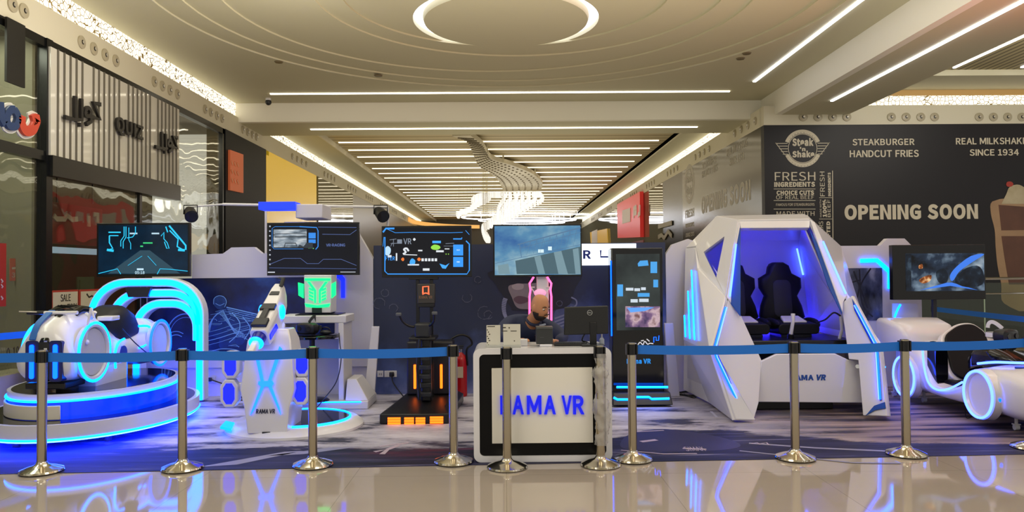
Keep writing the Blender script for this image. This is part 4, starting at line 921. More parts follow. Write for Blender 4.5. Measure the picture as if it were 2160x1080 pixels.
# seat: wedge with upright back
MB().loft([rsec(7.98, 1.02, 1.16, .10), rsec(8.12, .92, 1.18, .16), rsec(8.25, .80, 1.24, .20), rsec(8.42, .84, 1.27, .215), rsec(8.56, .86, 1.20, .22), rsec(8.62, .90, 1.08, .22)]).build('seat', mat('seat_vinyl', '#15161c', .55), bike, angle=60)
MB().bx(BX+.10, BX+.26, 7.95, 8.12, 1.12, 1.17).build('grip_box', WHITE, bike, bevel=.012)
MB().tube(spline([(BX+.24, 8.2, 1.02), (BX+.30, 8.35, .86), (BX+.28, 8.7, .70), (BX+.27, 8.95, .60)], 5), .006, 6).build('cable', BLACK, bike)
MB().bx(BX-.12, BX+.22, 7.72, 8.35, .44, .66).build('motion_block', WHITE, bike, bevel=.01)
MB().cyl((BX, 7.6, .478), (BX, 7.6, .6), .10, n=18).build('motion_post', DGREY, bike)
MB().cyl((BX, 8.6, .478), (BX, 8.6, .62), .09, n=18).build('motion_post', AZURE, bike)
MB().bx(BX-.2, BX+.18, 7.25, 7.6, .52, .58).build('belly_plate', BLACK, bike, bevel=.01)
# nested light arches behind the bike
AY = 9.58
def arch(xr, xl, zt, rr, zjoin, name):
    P = [V((xr, AY, zjoin+.02))]
    P += [V((xr-rr+rr*math.cos(R(90*i/10)), AY, zt-rr+rr*math.sin(R(90*i/10)))) for i in range(11)]
    P += [V((xl+rr+rr*math.cos(R(90+90*i/10)), AY, zt-rr+rr*math.sin(R(90+90*i/10)))) for i in range(11)]
    P += [V((xl, AY, .03))]
    up = (0, -1, 0)
    a = MB().sweep(P, [(-.055,-.09),(.055,-.09),(.055,.06),(-.055,.06)], up).build(name, WHITE, bike, bevel=.008)
    MB().sweep(P, [(-.035,.06),(.035,.06),(.035,.075),(-.035,.075)], up).build('led_strip', CYAN, a)
arch(-3.815, -5.16, 1.50, .42, .01, 'arch')
arch(-3.835, -4.90, 1.365, .34, .95, 'arch')
arch(-3.855, -4.60, 1.235, .30, .75, 'arch')
MB().poly(FY(AY-.09), [(-4.72,1.44),(-4.40,1.44),(-4.44,1.32),(-4.68,1.32)], -.05, .02).build('mount_plate', DGREY, bike)

# ================================================================== VR gun machine
gun = T('gun_machine', 'white machine with a glowing blue X and a large toy gun mounted on top', 'arcade machine', (-2.25, 7.85, 0))
MB().lathe([(.01, .005), (.70, .005), (.70, .03), (.64, .075), (.01, .08)], (-2.2, 7.98, 0), 48).build('base_disc', WHITE, gun)
MB().lathe([(.01, .08), (.50, .08), (.50, .088), (.01, .088)], (-2.15, 8.02, 0), 48).build('deck', BLACKG, gun)
MB().tube([V((-2.15+.505*math.cos(2*PI*i/48), 8.02+.505*math.sin(2*PI*i/48), .088)) for i in range(48)], .012, 6, True).build('led_ring', CYAN, gun)
PADZ = .062
def pad(pix, nm='light_pad'):
    P = [PZ(x, y, PADZ) for x, y in pix]; MB().prism(P, (0,0,.025)).build(nm, mat('pad_cyan', '#06202c', .3, emit=(0,.11,1.0), es=6), gun, bevel=.004)
pad([(464,905),(488,910),(495,896),(476,892)]); pad([(668,903),(718,893),(706,884),(669,891)])
def rect3(y0, y1, x0, x1, z): return [V((x0,y0,z)), V((x1,y0,z)), V((x1,y1,z)), V((x0,y1,z))]
MB().loft([rect3(7.35, 7.85, -2.49, -2.11, .06), rect3(7.35, 7.88, -2.52, -2.09, .30), rect3(7.35, 7.84, -2.56, -2.04, .48), rect3(7.38, 7.70, -2.50, -2.08, .95), rect3(7.44, 7.66, -2.44, -2.12, 1.06)]).build('cabinet', WHITE, gun, bevel=.012, angle=25)
GF = FY(7.345)
def gp(P): return [(x/2+420, y/2+400) for x, y in P]
mb = MB()
for P in ([(238,702),(252,702),(274,806),(262,812)], [(340,660),(352,672),(304,810),(292,806)], [(252,808),(310,806),(316,818),(308,830),(262,830),(250,820)], [(262,828),(276,828),(232,930),(216,952)], [(292,828),(306,826),(340,920),(346,950)]):
    mb.pp(GF, gp(P), 0.0, .012)
mb.build('x_light', mat('x_led', '#062030', .3, emit=(.005,.085,1.0), es=5), gun, smooth=False)
mb = MB(); ptext(mb, GF, 'RAMA VR', 540, 863, 580, 872, c=.0, th=.004, bold=.012, shear=.1); mb.build('lettering', mat('lettering_navy', '#1a1f3a', .4), gun)
MB().prect(GF, 553, 911, 570, 915, 0, .004).build('vent', DGREY, gun, smooth=False)
def octa(cx, cy, w, h, c): return [(cx+w*sx, cy+h*sy) for sx, sy in ((-1,-.55),(-.5,-1),(.5,-1),(1,-.55),(1,.55),(.5,1),(-.5,1),(-1,.55))]
PF = FY(7.48)
for (cx, cy) in ((489, 769), (486, 829), (639, 765), (636, 824)):
    u, v = PF.px(cx, cy); w_, h_ = (.088, .135)
    p = MB().poly(PF, octa(u, v, w_, h_, 0), -.06, .04); p = p.build('side_pod', WHITE, gun, bevel=.012, angle=20)
    MB().poly(PF, octa(u, v, .055, .10, 0), .04, .046).build('pod_light', mat('pod_blue', '#04083c', .2, emit=(.004,.012,1.0), es=1.8), p)
MB().tube([(PF.px(489,0)[0]+.05, 7.52, .78), (-2.5, 7.6, .78)], .05, 10).build('pod_arm', WHITE, gun); MB().tube([(PF.px(639,0)[0]-.05, 7.52, .78), (-2.08, 7.6, .78)], .05, 10).build('pod_arm', WHITE, gun)
MB().tube([(PF.px(487,0)[0]+.05, 7.52, .48), (-2.52, 7.6, .48)], .05, 10).build('pod_arm', WHITE, gun); MB().tube([(PF.px(637,0)[0]-.05, 7.52, .48), (-2.06, 7.6, .48)], .05, 10).build('pod_arm', WHITE, gun)
# the gun in its own axes: rear (stock) to muzzle
g0, g1 = PY(588, 630, 7.80), PY(531, 742, 7.05)
ax = (g1-g0).normalized(); sd = ax.cross(V((0,0,1))).normalized(); up = sd.cross(ax).normalized(); GLn = (g1-g0).length
def G(a, s, u): return g0+ax*(a*GLn)+sd*s+up*u
def gsec(a, hw, ub, ut): return [G(a, -hw, ub), G(a, hw, ub), G(a, hw, ut*.6), G(a, hw*.75, ut), G(a, -hw*.75, ut), G(a, -hw, ut*.6)]
gb = MB().loft([gsec(-.10, .055, -.02, .13), gsec(.0, .07, -.10, .13), gsec(.14, .085, -.12, .11), gsec(.38, .10, -.15, .10), gsec(.55, .095, -.13, .09), gsec(.74, .085, -.10, .08)]).build('gun_body', WHITE, gun, bevel=.01, angle=25)
for a0, a1, w_ in ((-.02, .12, .05), (.30, .40, .075), (.40, .58, .03), (.58, .70, .075)):
    MB().prism([G(a0, -w_, .09), G(a0, w_*.8, .09), G(a1, w_, .085), G(a1, -w_, .085)], up*.035).build('top_plate', DGREY, gb, bevel=.006)
MB().tube([G(.0, -.05, .15), G(-.08, -.06, .19), G(-.14, .0, .16)], .022, 8).build('rear_sight', DGREY, gb)
for s in (-1, 1):
    MB().ell(G(.27, s*.105, 0), (.02, .07, .075), Matrix((sd, ax, up)).transposed(), 16, 8).build('side_light', CYAN, gb)
    MB().prism([G(.48, s*.098, -.06), G(.72, s*.09, -.05), G(.70, s*.09, .0), G(.50, s*.098, .0)], sd*s*.008).build('side_slot', mat('pod_blue'), gb)
MB().cyl(G(.72, 0, 0), G(.82, 0, 0), .07, .06, 18).build('barrel_shroud', mat('shroud_blue', '#0b1260', .25, emit=(0,0,1.0), es=.12), gb)
MB().tube([G(.85, .055*math.cos(2*PI*i/20), .055*math.sin(2*PI*i/20)) for i in range(20)], .016, 8, True).build('muzzle_ring', CYAN, gb)
MB().loft([gsec(.80, .03, -.035, .035), gsec(1.04, .034, -.04, .04)]).build('muzzle', WHITE, gb, bevel=.006)
MB().tube([G(.1, 0, -.10), G(.04, .10, -.12), G(-.04, .13, -.08)], .022, 8).build('trigger_guard', WHITE, gb)
MB().cyl(G(.35, 0, -.14), V((-2.27, 7.66, 1.03)), .06, .09, 16).build('gun_mount', GREYB, gun)

# ================================================================== white desk with the green lit console, black round table, headset
desk = T('console_desk', 'white desk with open front, under the green lit console box', 'desk', (-2.25, 9.25, 0))
dz = PY(650, 664, 9.2).z; x0, x1 = PY(592, 0, 9.05).x, PY(724, 0, 9.05).x
MB().bx(x0-.03, x1+.03, 9.0, 9.5, dz-.09, dz).build('desk_top', WHITEM, desk, bevel=.01)
MB().bx(x1-.06, x1, 9.0, 9.5, .02, dz-.09).build('side_panel', WHITEM, desk, bevel=.006); MB().bx(x0, x0+.06, 9.0, 9.5, .02, dz-.09).build('side_panel', WHITEM, desk, bevel=.006)
MB().bx(x0+.06, x1-.06, 9.44, 9.49, .02, dz-.32).build('back_panel', WHITEM, desk, bevel=.004)
MB().bx(x0-.05, x1+.30, 8.92, 9.52, .005, .10).build('plinth', WHITEM, desk, bevel=.01)
MB().bx(x0, x1+.22, 8.912, 8.925, .085, .098).build('led_strip', CYAN, desk)
MB().loft([rect3(8.94, 9.5, x1+.03, x1+.30, .10), rect3(9.05, 9.45, x1+.03, x1+.14, .34)]).build('corner_block', WHITEM, desk, bevel=.008)
con = T('console', 'white console box covered in glowing green light panels on the desk', 'computer', (-2.25, 9.2, dz))
GREENL = mat('green_led', '#052010', .3, emit=(.0, 1.0, .20), es=1.8)
FC = FY(9.12)
def q(P): return [(x/2+420, y/2+400) for x, y in P]
MB().poly(FC, [FC.px(*p) for p in q([(442,360),(558,360),(556,520),(446,520)])], -.30, 0).build('case', WHITE, con, bevel=.008)
mb = MB().pp(FC, q([(446,374),(554,374),(554,384),(446,384)]), 0, .012)
for P in ([(456,388),(468,388),(494,424),(494,478),(486,478),(486,428)], [(544,388),(532,388),(506,424),(506,478),(514,478),(514,428)], [(446,480),(500,488),(554,480),(548,494),(500,499),(452,494)]): mb.pp(FC, q(P), 0, .012)
for sx in (-1, 1):
    for i in range(4): mb.pp(FC, [(x*sx*.5+670, y/2+400) for x, y in ((18, 420+i*14), (36, 412+i*14), (36, 420+i*14), (18, 428+i*14))], 0, .012)
mb.build('light_panel', GREENL, con, smooth=False)
for P in ([(418,392),(440,398),(440,458),(420,446)], [(560,398),(576,388),(576,444),(560,458)]): MB().poly(FC, [FC.px(*p) for p in q(P)], -.02, .01).build('light_fin', GREENL, con)
MB().pp(FC, q([(478,498),(518,498),(518,520),(478,520)]), 0, .02).build('socket_box', mat('dark_green', '#12301f', .4), con, smooth=False)
MB().bx(FC.px(625,0)[0], FC.px(715,0)[0], 9.04, 9.44, dz, dz+.012).build('stand_plate', BLACK, con)
tb = T('round_table', 'round black pedestal table in front of the white desk', 'table', (-2.28, 9.0, 0)); tz = .875
MB().lathe([(.01, tz-.035), (.31, tz-.035), (.325, tz-.01), (.31, tz), (.01, tz)], (-2.28, 8.99, 0), 40).build('tabletop', BLACKG, tb)
MB().cyl((-2.28, 8.99, .11), (-2.28, 8.99, tz-.03), .032, n=14).build('pedestal', BLACK, tb)
MB().lathe([(.01, .102), (.20, .102), (.18, .12), (.04, .14), (.01, .14)], (-2.28, 8.99, 0), 32).build('foot', BLACK, tb)
def headset(loc, rz, lb, main, strapm, s=1.0):
    t = T('vr_headset', lb, 'headset')
    MB().loft([[V((a*s*.10*math.copysign(abs(math.cos(2*PI*i/20))**.6, math.cos(2*PI*i/20)), y*s, .065*s+b*s*.055*math.copysign(abs(math.sin(2*PI*i/20))**.6, math.sin(2*PI*i/20)))) for i in range(20)] for y, a, b in ((-.10,.75,.7),(-.085,.98,.95),(-.03,1.0,1.0),(.0,.95,.95))]).build('visor', main, t)
    MB().sweep([V((.10*s*math.cos(R(a)), .10*s*math.sin(R(a)), .07*s)) for a in range(0, 181, 12)], [(-.005,-.018*s),(.005,-.018*s),(.005,.018*s),(-.005,.018*s)], (0,0,1)).build('head_strap', strapm, t)
    MB().sweep([V((0, -.02*s+.12*s*math.sin(R(a/2)), .12*s+.05*s*math.sin(R(a)))) for a in range(0, 181, 15)], [(-.015*s,-.004),(.015*s,-.004),(.015*s,.004),(-.015*s,.004)], (1,0,0)).build('top_strap', strapm, t)
    for e in (-.05, .05): MB().lathe([(.005, .0), (.022*s, .0), (.022*s, .006), (.005, .006)], (e*s, -.10*s, .065*s), 14, (0,-1,0)).build('sensor', BLACKG, t)
    t.location = loc; t.rotation_euler = (0, 0, rz); return t
headset((-2.28, 8.90, tz+.001), R(-20), 'black virtual reality headset lying on the round black table', BLACK, DGREY, 1.25)
o = T('hand_controller', 'dark hand controller beside the headset on the black table', 'controller', (-2.12, 8.98, tz))
MB().ell((-2.12, 8.98, tz+.028), (.07, .04, .028)).build('body', DGREY, o); MB().tube([V((-2.12+.05*math.cos(R(a)), 8.98, tz+.05+.035*math.sin(R(a)))) for a in range(-20, 201, 20)], .008, 6).build('tracking_ring', BLACK, o)
cb = MB().tube(spline([(-1.95, 8.93, tz+.02), (-1.93, 8.86, tz-.05), (-1.90, 8.8, .6), (-1.95, 8.78, .35), (-2.1, 8.75, .14), (-2.2, 8.72, .02)], 6), .006, 6).build('cable', BLACK, o)

# ================================================================== black walker with amber lights
wk = T('vr_walker', 'black stand-on game machine with amber light bars and handlebar column', 'arcade machine', (-.98, 8.5, 0))
BF = FY(8.02)
a, b = PZ(803, 893, .01), PZ(949, 886, .01)
MB().loft([[V((-1.33, 8.02, .01)), V((-.60, 8.02, .01)), V((-.52, 9.35, .01)), V((-1.22, 9.35, .01))], [V((-1.33, 8.02, .11)), V((-.60, 8.02, .11)), V((-.52, 9.35, .11)), V((-1.22, 9.35, .11))], [V((-1.25, 8.25, .15)), V((-.66, 8.25, .15)), V((-.58, 9.3, .15)), V((-1.18, 9.3, .15))]]).build('base', BLACK, wk, bevel=.008, angle=20)
AMB = mat('amber_led', '#201004', .3, emit=(1.0, .13, .005), es=3.2)
for x0, x1 in ((818,845),(853,873),(877,897),(907,935)):
    mb = MB()
    for i in range(3): mb.prect(BF, x0, 880.5+i*5.2-(2 if x0>900 else 0), x1, 884.3+i*5.2-(2 if x0>900 else 0), 0, .012)
    mb.build('amber_light', AMB, wk, smooth=False)
MB().bx(-1.17, -.62, 9.0, 9.32, .15, .78).build('rear_box', mat('walker_box', '#14131c', .4), wk, bevel=.02)
FR4 = FY(8.99)
for x in (871, 926): MB().poly(FR4, rrect(FR4.px(x-2.6,0)[0], FR4.px(0,828)[1], FR4.px(x+2.6,0)[0], FR4.px(0,777)[1], .008), 0, .015).build('amber_bar', AMB, wk)
for x in (-1.02, -.86): MB().bx(x-.02, x+.02, 8.86, 8.90, .15, 1.515).build('upright', BLACK, wk, bevel=.004)
MB().bx(-1.12, -.78, 8.84, 8.92, 1.515, PY(892,584.5,8.87).z-.002).build('screen_shelf', BLACK, wk, bevel=.004)
MB().bx(-.95, -.83, 8.52, 8.6, .15, .9).build('column', BLACK, wk, bevel=.02)
mb = MB()
for i in range(6): mb.box((-.90, 8.5+.02*math.sin(i*2), .24+.1*i), (.13-.008*i, .10, .05), rz=.3*math.sin(i*1.7))
mb.build('linkage', DGREY, wk, bevel=.006)
MB().bx(-1.08, -.78, 8.45, 8.85, .84, .875).build('shelf', BLACK, wk, bevel=.01)
MB().bx(-1.01, -.84, 8.44, 8.7, .875, 1.03).build('gear_housing', DGREY, wk, bevel=.02)
mb = MB().tube(spline([(-.94, 8.5, 1.0), (-1.05, 8.45, 1.0), (-1.13, 8.40, 1.05), (-1.165, 8.36, 1.13)], 5), .014, 8); mb.tube(spline([(-.92, 8.5, 1.0), (-.84, 8.45, 1.01), (-.79, 8.40, 1.06), (-.78, 8.36, 1.14)], 5), .014, 8)
hbw = mb.build('handlebar', BLACK, wk)
for p in ((-1.17, 8.35, 1.14), (-.775, 8.35, 1.15)): MB().box(p, (.06, .05, .035)).build('grip', mat('grip_grey', '#55585e', .5), hbw, bevel=.008)
MB().tube([(-.95, 8.38, .2), (-.97, 8.36, .55), (-.95, 8.42, .86)], .016, 8).build('cable_loop', BLACK, wk)
hd = MB().prect(FY(8.78), 880, 599, 917, 640, -.12, 0).build('control_head', mat('control_grey', '#3a3733', .4), wk, bevel=.008)
FH = FY(8.779); mb = MB(); mb.pline(FH, [(892,619),(892,605),(904,604),(904,619)], .018, 0, .004); mb.pline(FH, sp2([(891,621),(898,618),(906,621)], 4), .014, 0, .004); mb.build('red_badge', mat('red_badge_led', '#200804', .4, emit=(1,.16,.06), es=1.3), hd, smooth=False)
mb = MB(); ptext(mb, FH, 'RAMA VR', 884, 624, 912, 630, c=0, th=.003, bold=.01); mb.build('lettering', mat('bronze_letter', '#8a6a52', .5), hd)
MB().prect(FY(8.785), 881, 640, 916, 648, -.12, 0).build('head_base', BLACK, wk, bevel=.006)
for px, lb in ((817, 'white wall socket with a black plug, low on the backdrop'), (801, 'white single wall socket beside the leaning board')):
    x0, x1 = (811, 837) if px == 817 else (796, 809)
    t = MB().prect(FB, x0, 782, x1, 795, 0, .012).build('wall_socket', WHITEM, bevel=.003); tag(t, lb, 'socket')
    if px == 817: MB().prect(FB, 822, 784, 832, 794, .012, .05).build('plug', BLACK, t, bevel=.01)
    else:
        mb = MB()
        for dx in (-2, 2): mb.prect(FB, 802.5+dx-.5, 787, 802.5+dx+.5, 791, .012, .014)
        mb.build('pin_hole', BLACK, t, smooth=False)
o = MB().tube(spline([PY(827, 790, 9.93), PY(829, 806, 9.9), PY(845, 829, 9.75), V((-1.2, 9.45, .015)), V((-.95, 9.36, .02))], 6), .008, 6).build('power_cable', BLACK); tag(o, 'black power cable dropping from the socket to the walker', 'cable')
mb = MB().tube(spline([V((-3.45, 9.55, .014)), V((-3.2, 9.7, .014)), V((-3.6, 9.85, .014)), V((-3.3, 9.9, .03)), PY(443, 800, 9.96)], 6), .008, 6)
tag(mb.build('power_cable', BLACK), 'black power cable on the mat right of the blue arch', 'cable')
t = MB().prect(FB, 438, 793, 455, 807, 0, .012).build('wall_socket', WHITEM, bevel=.003); tag(t, 'white wall socket under the rider poster', 'socket'); MB().prect(FB, 441, 796, 448, 804, .012, .04).build('plug', BLACK, t, bevel=.006)
mb = MB()
for i in range(3): mb.tube(spline([V((2.2+.04*i, 9.72, .014)), V((2.35, 9.62-.08*i, .014)), V((2.5, 9.75+.06*i, .014)), V((2.36+.1*i, 9.85, .03)), V((2.2, 9.8+.03*i, .014))], 6), .009, 6)
tag(mb.build('power_cable', BLACK), 'tangle of black cables on the mat between kiosk and cabin', 'cable')

# ================================================================== fire extinguisher
fe = T('fire_extinguisher', 'red fire extinguisher with black hose loop standing by the counter', 'extinguisher', (-.60, 9.8, 0))
ex = PY(972, 800, 9.8).x
MB().lathe([(.01, .006), (.078, .006), (.082, .02), (.082, .46), (.07, .52), (.03, .555), (.02, .57), (.01, .57)], (ex, 9.8, 0), 28).build('cylinder', mat('extinguisher_red', '#b0121a', .25), fe)
MB().lathe([(.01, .565), (.022, .565), (.024, .61), (.01, .62)], (ex, 9.8, 0), 14).build('valve', CHROME, fe)
MB().box((ex-.02, 9.8, .645), (.12, .02, .018)).box((ex-.02, 9.8, .618), (.11, .02, .014)).build('lever', DGREY, fe, bevel=.004)
MB().tube(spline([(ex+.02, 9.8, .60), (ex-.14, 9.76, .60), (ex-.16, 9.74, .70), (ex-.02, 9.74, .79), (ex+.10, 9.75, .77), (ex+.15, 9.76, .68), (ex+.08, 9.76, .60), (ex+.09, 9.77, .40)], 6), .013, 8).build('hose', BLACK, fe)
MB().box((ex, 9.717, .32), (.07, .006, .14)).build('label_panel', mat('fe_label', '#c9b7a0', .5), fe)

# ================================================================== pink lit machine behind the man
pk = T('pink_machine', 'tall white machine with pink light outlines behind the man', 'arcade machine', (.46, 9.3, 0))
FP = FY(9.25)
PINK = mat('pink_led', '#30101c', .3, emit=(1.0, .10, .30), es=2.6)
MB().bx(FP.px(1127,0)[0], FP.px(1152,0)[0], 9.253, 9.40, .15, 1.8).build('column', WHITE, pk, bevel=.01)
MB().bx(.15, .80, 8.98, 9.6, .005, .15).build('base', WHITE, pk, bevel=.02)
MB().bx(.26, .70, 9.2, 9.42, .15, .9).build('body', WHITE, pk, bevel=.03)
for s in (-1, 1):
    P = [FP.px(1140+s*(x-1140), y) for x, y in ((1154,584),(1163,598),(1161,612),(1163,625),(1163,675),(1156,690))]
    MB().tube([FP.pt(a, b, 0) for a, b in P], .013, 8).build('light_outline', PINK, pk)
    MB().tube([FP.pt(*FP.px(1140+s*20, 606), 0), FP.pt(*FP.px(1140+s*10, 622), 0)], .008, 6).build('strut', WHITE, pk)
    MB().tube([FP.pt(*FP.px(1140+s*22, 606), 0), FP.pt(*FP.px(1140+s*12, 606), 0.0)], .008, 6).build('strut', WHITE, pk)
MB().ell(FP.pt(*FP.px(1139, 618), .01), (.075, .03, .05)).build('light_dome', mat('pink_dome', '#e0a0c0', .4, emit=(1,.45,.75), es=.5), pk)

# ================================================================== black kiosk
ks = T('game_kiosk', 'tall black touch-screen kiosk with blue light edges beside the counter', 'kiosk', (1.7, 9.2, 0))
KF = FY(9.0); x0, x1 = KF.px(1291, 700)[0], KF.px(1400, 700)[0]; zt = KF.px(1340, 523)[1]
MB().bx(x0, x1, 9.0, 9.28, .16, zt).build('cabinet', BLACKG, ks, bevel=.012)
MB().loft([[V((x0-.02, 8.86, .03)), V((x1+.07, 8.86, .03)), V((x1+.07, 9.42, .03)), V((x0-.02, 9.42, .03))], [V((x0, 8.92, .17)), V((x1+.05, 8.92, .17)), V((x1+.05, 9.36, .17)), V((x0, 9.36, .17))]]).build('base', BLACK, ks, bevel=.008)
for x in (x0+.1, x1-.1):
    MB().cyl((x, 9.0, .006), (x, 9.0, .035), .03, n=12).build('foot', DGREY, ks)
KB = FY(8.90)
for P in ([(1300,816),(1408,816)], [(1294,838),(1302,842),(1332,842),(1338,837),(1368,837),(1374,841),(1411,840)]): MB().tube([KB.pt(*KB.px(*p), .02) for p in P], .013, 8).build('led_strip', CYAN, ks)
MB().tube([V((x0-.006, 8.995, KF.px(0,720)[1])), V((x0-.006, 8.995, KF.px(0,560)[1]))], .008, 6).build('edge_led', AZURE, ks)
s = MB().prect(KF, 1299, 536, 1393, 696, 0, .004).build('screen', scr('kiosk_screen', [(.35, '#23292c'), (.6, '#4c5654'), (.75, '#6d7a74')], 1.6, .55), ks, smooth=False)
gfx(s, KF, ink('kiosk_blue', (.08,.45,1.0), .8), polys=[rc(1372,552,1386,576), [(1345,556),(1350,550),(1366,549),(1368,560),(1346,562)], rc(1302,600,1314,625), rc(1378,590,1388,606), rc(1345,618,1370,626)], c=.004)
gfx(s, KF, ink('kiosk_pale', (.75,.85,.95), .8), polys=[rc(1320,607,1336,613), rc(1338,608,1350,614), rc(1330,631,1345,638), rc(1348,630,1368,637), rc(1352,606,1362,612)], c=.005)
gfx(s, KF, scr('kiosk_scene', [(.35, '#1a2250'), (.48, '#8a6a90'), (.56, '#e0c0c8'), (.66, '#6b3a34')], 5.0, .8), polys=[rc(1319,646,1392,690)], c=.004)
gfx(s, KF, ink('kiosk_sky', (.12,.4,1.0), .9), polys=[[(1322,649),(1380,648),(1360,656),(1330,659)]], c=.006)
mb = MB()
for p in ([(1340,724),(1345,727),(1350,722),(1356,727),(1360,720),(1366,726),(1371,724),(1378,725)], [(1352,719),(1358,718)], [(1364,715),(1370,720)]): mb.pline(KF, sp2(p, 4), .012, .0, .003)
mb.build('script_lettering', mat('white_print', '#d8d8d8', .4, emit=(1,1,1), es=.3), ks, smooth=False)
mb = MB(); mb.pline(KF, [(1379,722),(1379,711),(1384,711),(1384,718),(1389,718),(1390,708)], .008, 0, .003); mb.build('emblem', AZURE, ks, smooth=False)
mb = MB(); ptext(mb, KF, 'Rama VR', 1322, 757, 1373, 767, th=.003, bold=.03); mb.build('lettering', mat('kiosk_letter', '#0a2a60', .4, emit=(.02,.35,1), es=.7), ks)
# ================================================================== two-seat egg cabin
cab = T('simulator_cabin', 'white faceted two-seat cabin ride with deep blue interior light', 'arcade ride', (3.2, 8.9, 0))
def shell(name, polys, m, parent, th=.05, **k):
    mb = MB()
    for P in polys: mb._add([V(p) for p in P], [tuple(range(len(P)))])
    bmesh.ops.remove_doubles(mb.bm, verts=mb.bm.verts, dist=.002)
    o = mb.build(name, m, parent, smooth=False, **k)
    s = o.modifiers.new('thick', 'SOLIDIFY'); s.thickness = th; s.offset = 0
    b = o.modifiers.new('bevel', 'BEVEL'); b.width = .008; b.segments = 2; b.limit_method = 'ANGLE'
    return o
def F3(a, b, c):
    """plane through three points, right = a to b"""
    a, b, c = V(a), V(b), V(c); r = (b-a).normalized(); n = r.cross(c-a).normalized()
    if n.dot(EYE-a) < 0: n = -n
    return Frame(a, r, n.cross(r))
def on(F, pix): return [F.pt(*F.px(x, y)) for x, y in pix]
TFL, TFR, TBL, TBR = PY(1559,468,8.9), PY(1708,466,8.9), PY(1512,459,9.5), PY(1698,455,9.5)
KL, KR = PY(1533,628,8.5), PY(1784,624,8.5)
LL, LR = PY(1502,742,8.05), PY(1857,730,8.05)
UBL, BUL = PY(1471,522,9.6), PY(1446,716,9.3)
FBL, FBL2, RBL = PZ(1550,886,.034), PZ(1592,886,.034), PZ(1500,849,.034)
UBR, BUR = V((4.25, 9.6, UBL.z)), V((4.45, 9.3, BUL.z)); RBR = V((4.30, 9.25, .034)); TBRw = TBR
FBR, FBR2 = PZ(1874,879,.034), PZ(1823,878,.034)
BKL, BKR = V((2.35, 9.95, .034)), V((4.15, 9.95, .034))
# left upper side with its slanted window
A = F3(TFL, KL, UBL)
MID = PY(1475,566,9.3)
outer = [TFL, TBL] + [UBL, MID, KL]
hole = on(A, [(1532,500),(1487,534),(1503,624)])
keyh = outer + [TFL] + [hole[0], hole[2], hole[1], hole[0]]
def ring_panel(name, outer, hole, m, parent):
    mb = MB(); P = [V(p) for p in outer]; H = [V(h) for h in hole]
    # connect each outer edge to its nearest hole corner, then fill the remaining wedges
    near = [min(range(len(H)), key=lambda j: (H[j]-p).length) for p in P]; fs = []; n = len(P); k = len(H)
    vs = P+H
    for i in range(n):
        j, j2 = near[i], near[(i+1) % n]
        fs.append((i, (i+1) % n, n+j2) if j == j2 else (i, (i+1) % n, n+j2, n+j))
    mb._add(vs, fs); o = mb.build(name, m, parent, smooth=False)
    s = o.modifiers.new('thick', 'SOLIDIFY'); s.thickness = .05; s.offset = 0
    return o
ring_panel('side_window_panel', outer, hole, WHITE, cab)
c0 = sum(hole, V())/3
shell('side_window', [[c0+(h-c0)*1.03 for h in hole]], glass('cabin_glass', '#cfd4ff', refl=.7), cab, .006)
shell('side_panel', [[UBL, MID, BUL], [MID, KL, LL], [MID, LL, BUL], [BUL, LL, FBL, RBL], [UBL, BUL, RBL, BKL, V((2.4,9.95,UBL.z))]], WHITE, cab, .05)
B = F3(MID, LL, BUL)
for P in ([(1467,572),(1474,718)], [(1459.5,616),(1464,716)], [(1452,667),(1454.5,712)]):
    MB().tube([p+B.n*.05 for p in on(B, P)], .010, 6).build('side_led', CYAN, cab)
# roof, lintel, back, interior floor
shell('roof', [[TFL, TFR, TBR, TBL], [TBL, TBR, V((3.95,9.95,1.95)), V((2.55,9.95,1.95))], [TBL, UBL, V((2.4,9.95,UBL.z)), V((2.55,9.95,1.95))], [TBR, UBR, V((4.1,9.95,UBR.z)), V((3.95,9.95,1.95))]], WHITE, cab, .05)
FUP = F3(TFL, TFR, KL)
MB().pp(FUP, [(1559,468),(1708,466),(1707,481),(1562,482)], -.06, .01).build('lintel', WHITE, cab, bevel=.006)
INT = mat('cabin_inner', '#cfcfe0', .45)
shell('back_wall', [[V((2.4,9.88,.7)), V((4.1,9.88,.7)), V((3.95,9.88,2.0)), V((2.55,9.88,2.0))]], INT, cab, .03)
# left front strip with blue glass and light tube
L1 = on(FUP, [(1559,468),(1532,629),(1541,640),(1545,560),(1560,481)])
shell('front_pillar', [L1], WHITE, cab, .05)
shell('blue_trim', [on(FUP, [(1560,481),(1545,560),(1541,640),(1562,668),(1562,481)])], mat('blue_trim_gloss', '#1c4fa8', .12), cab, .02)
MB().tube([p+FUP.n*.035 for p in on(FUP, [(1551,518),(1544,580),(1538,628)])], .011, 6).build('pillar_led', ICE, cab)
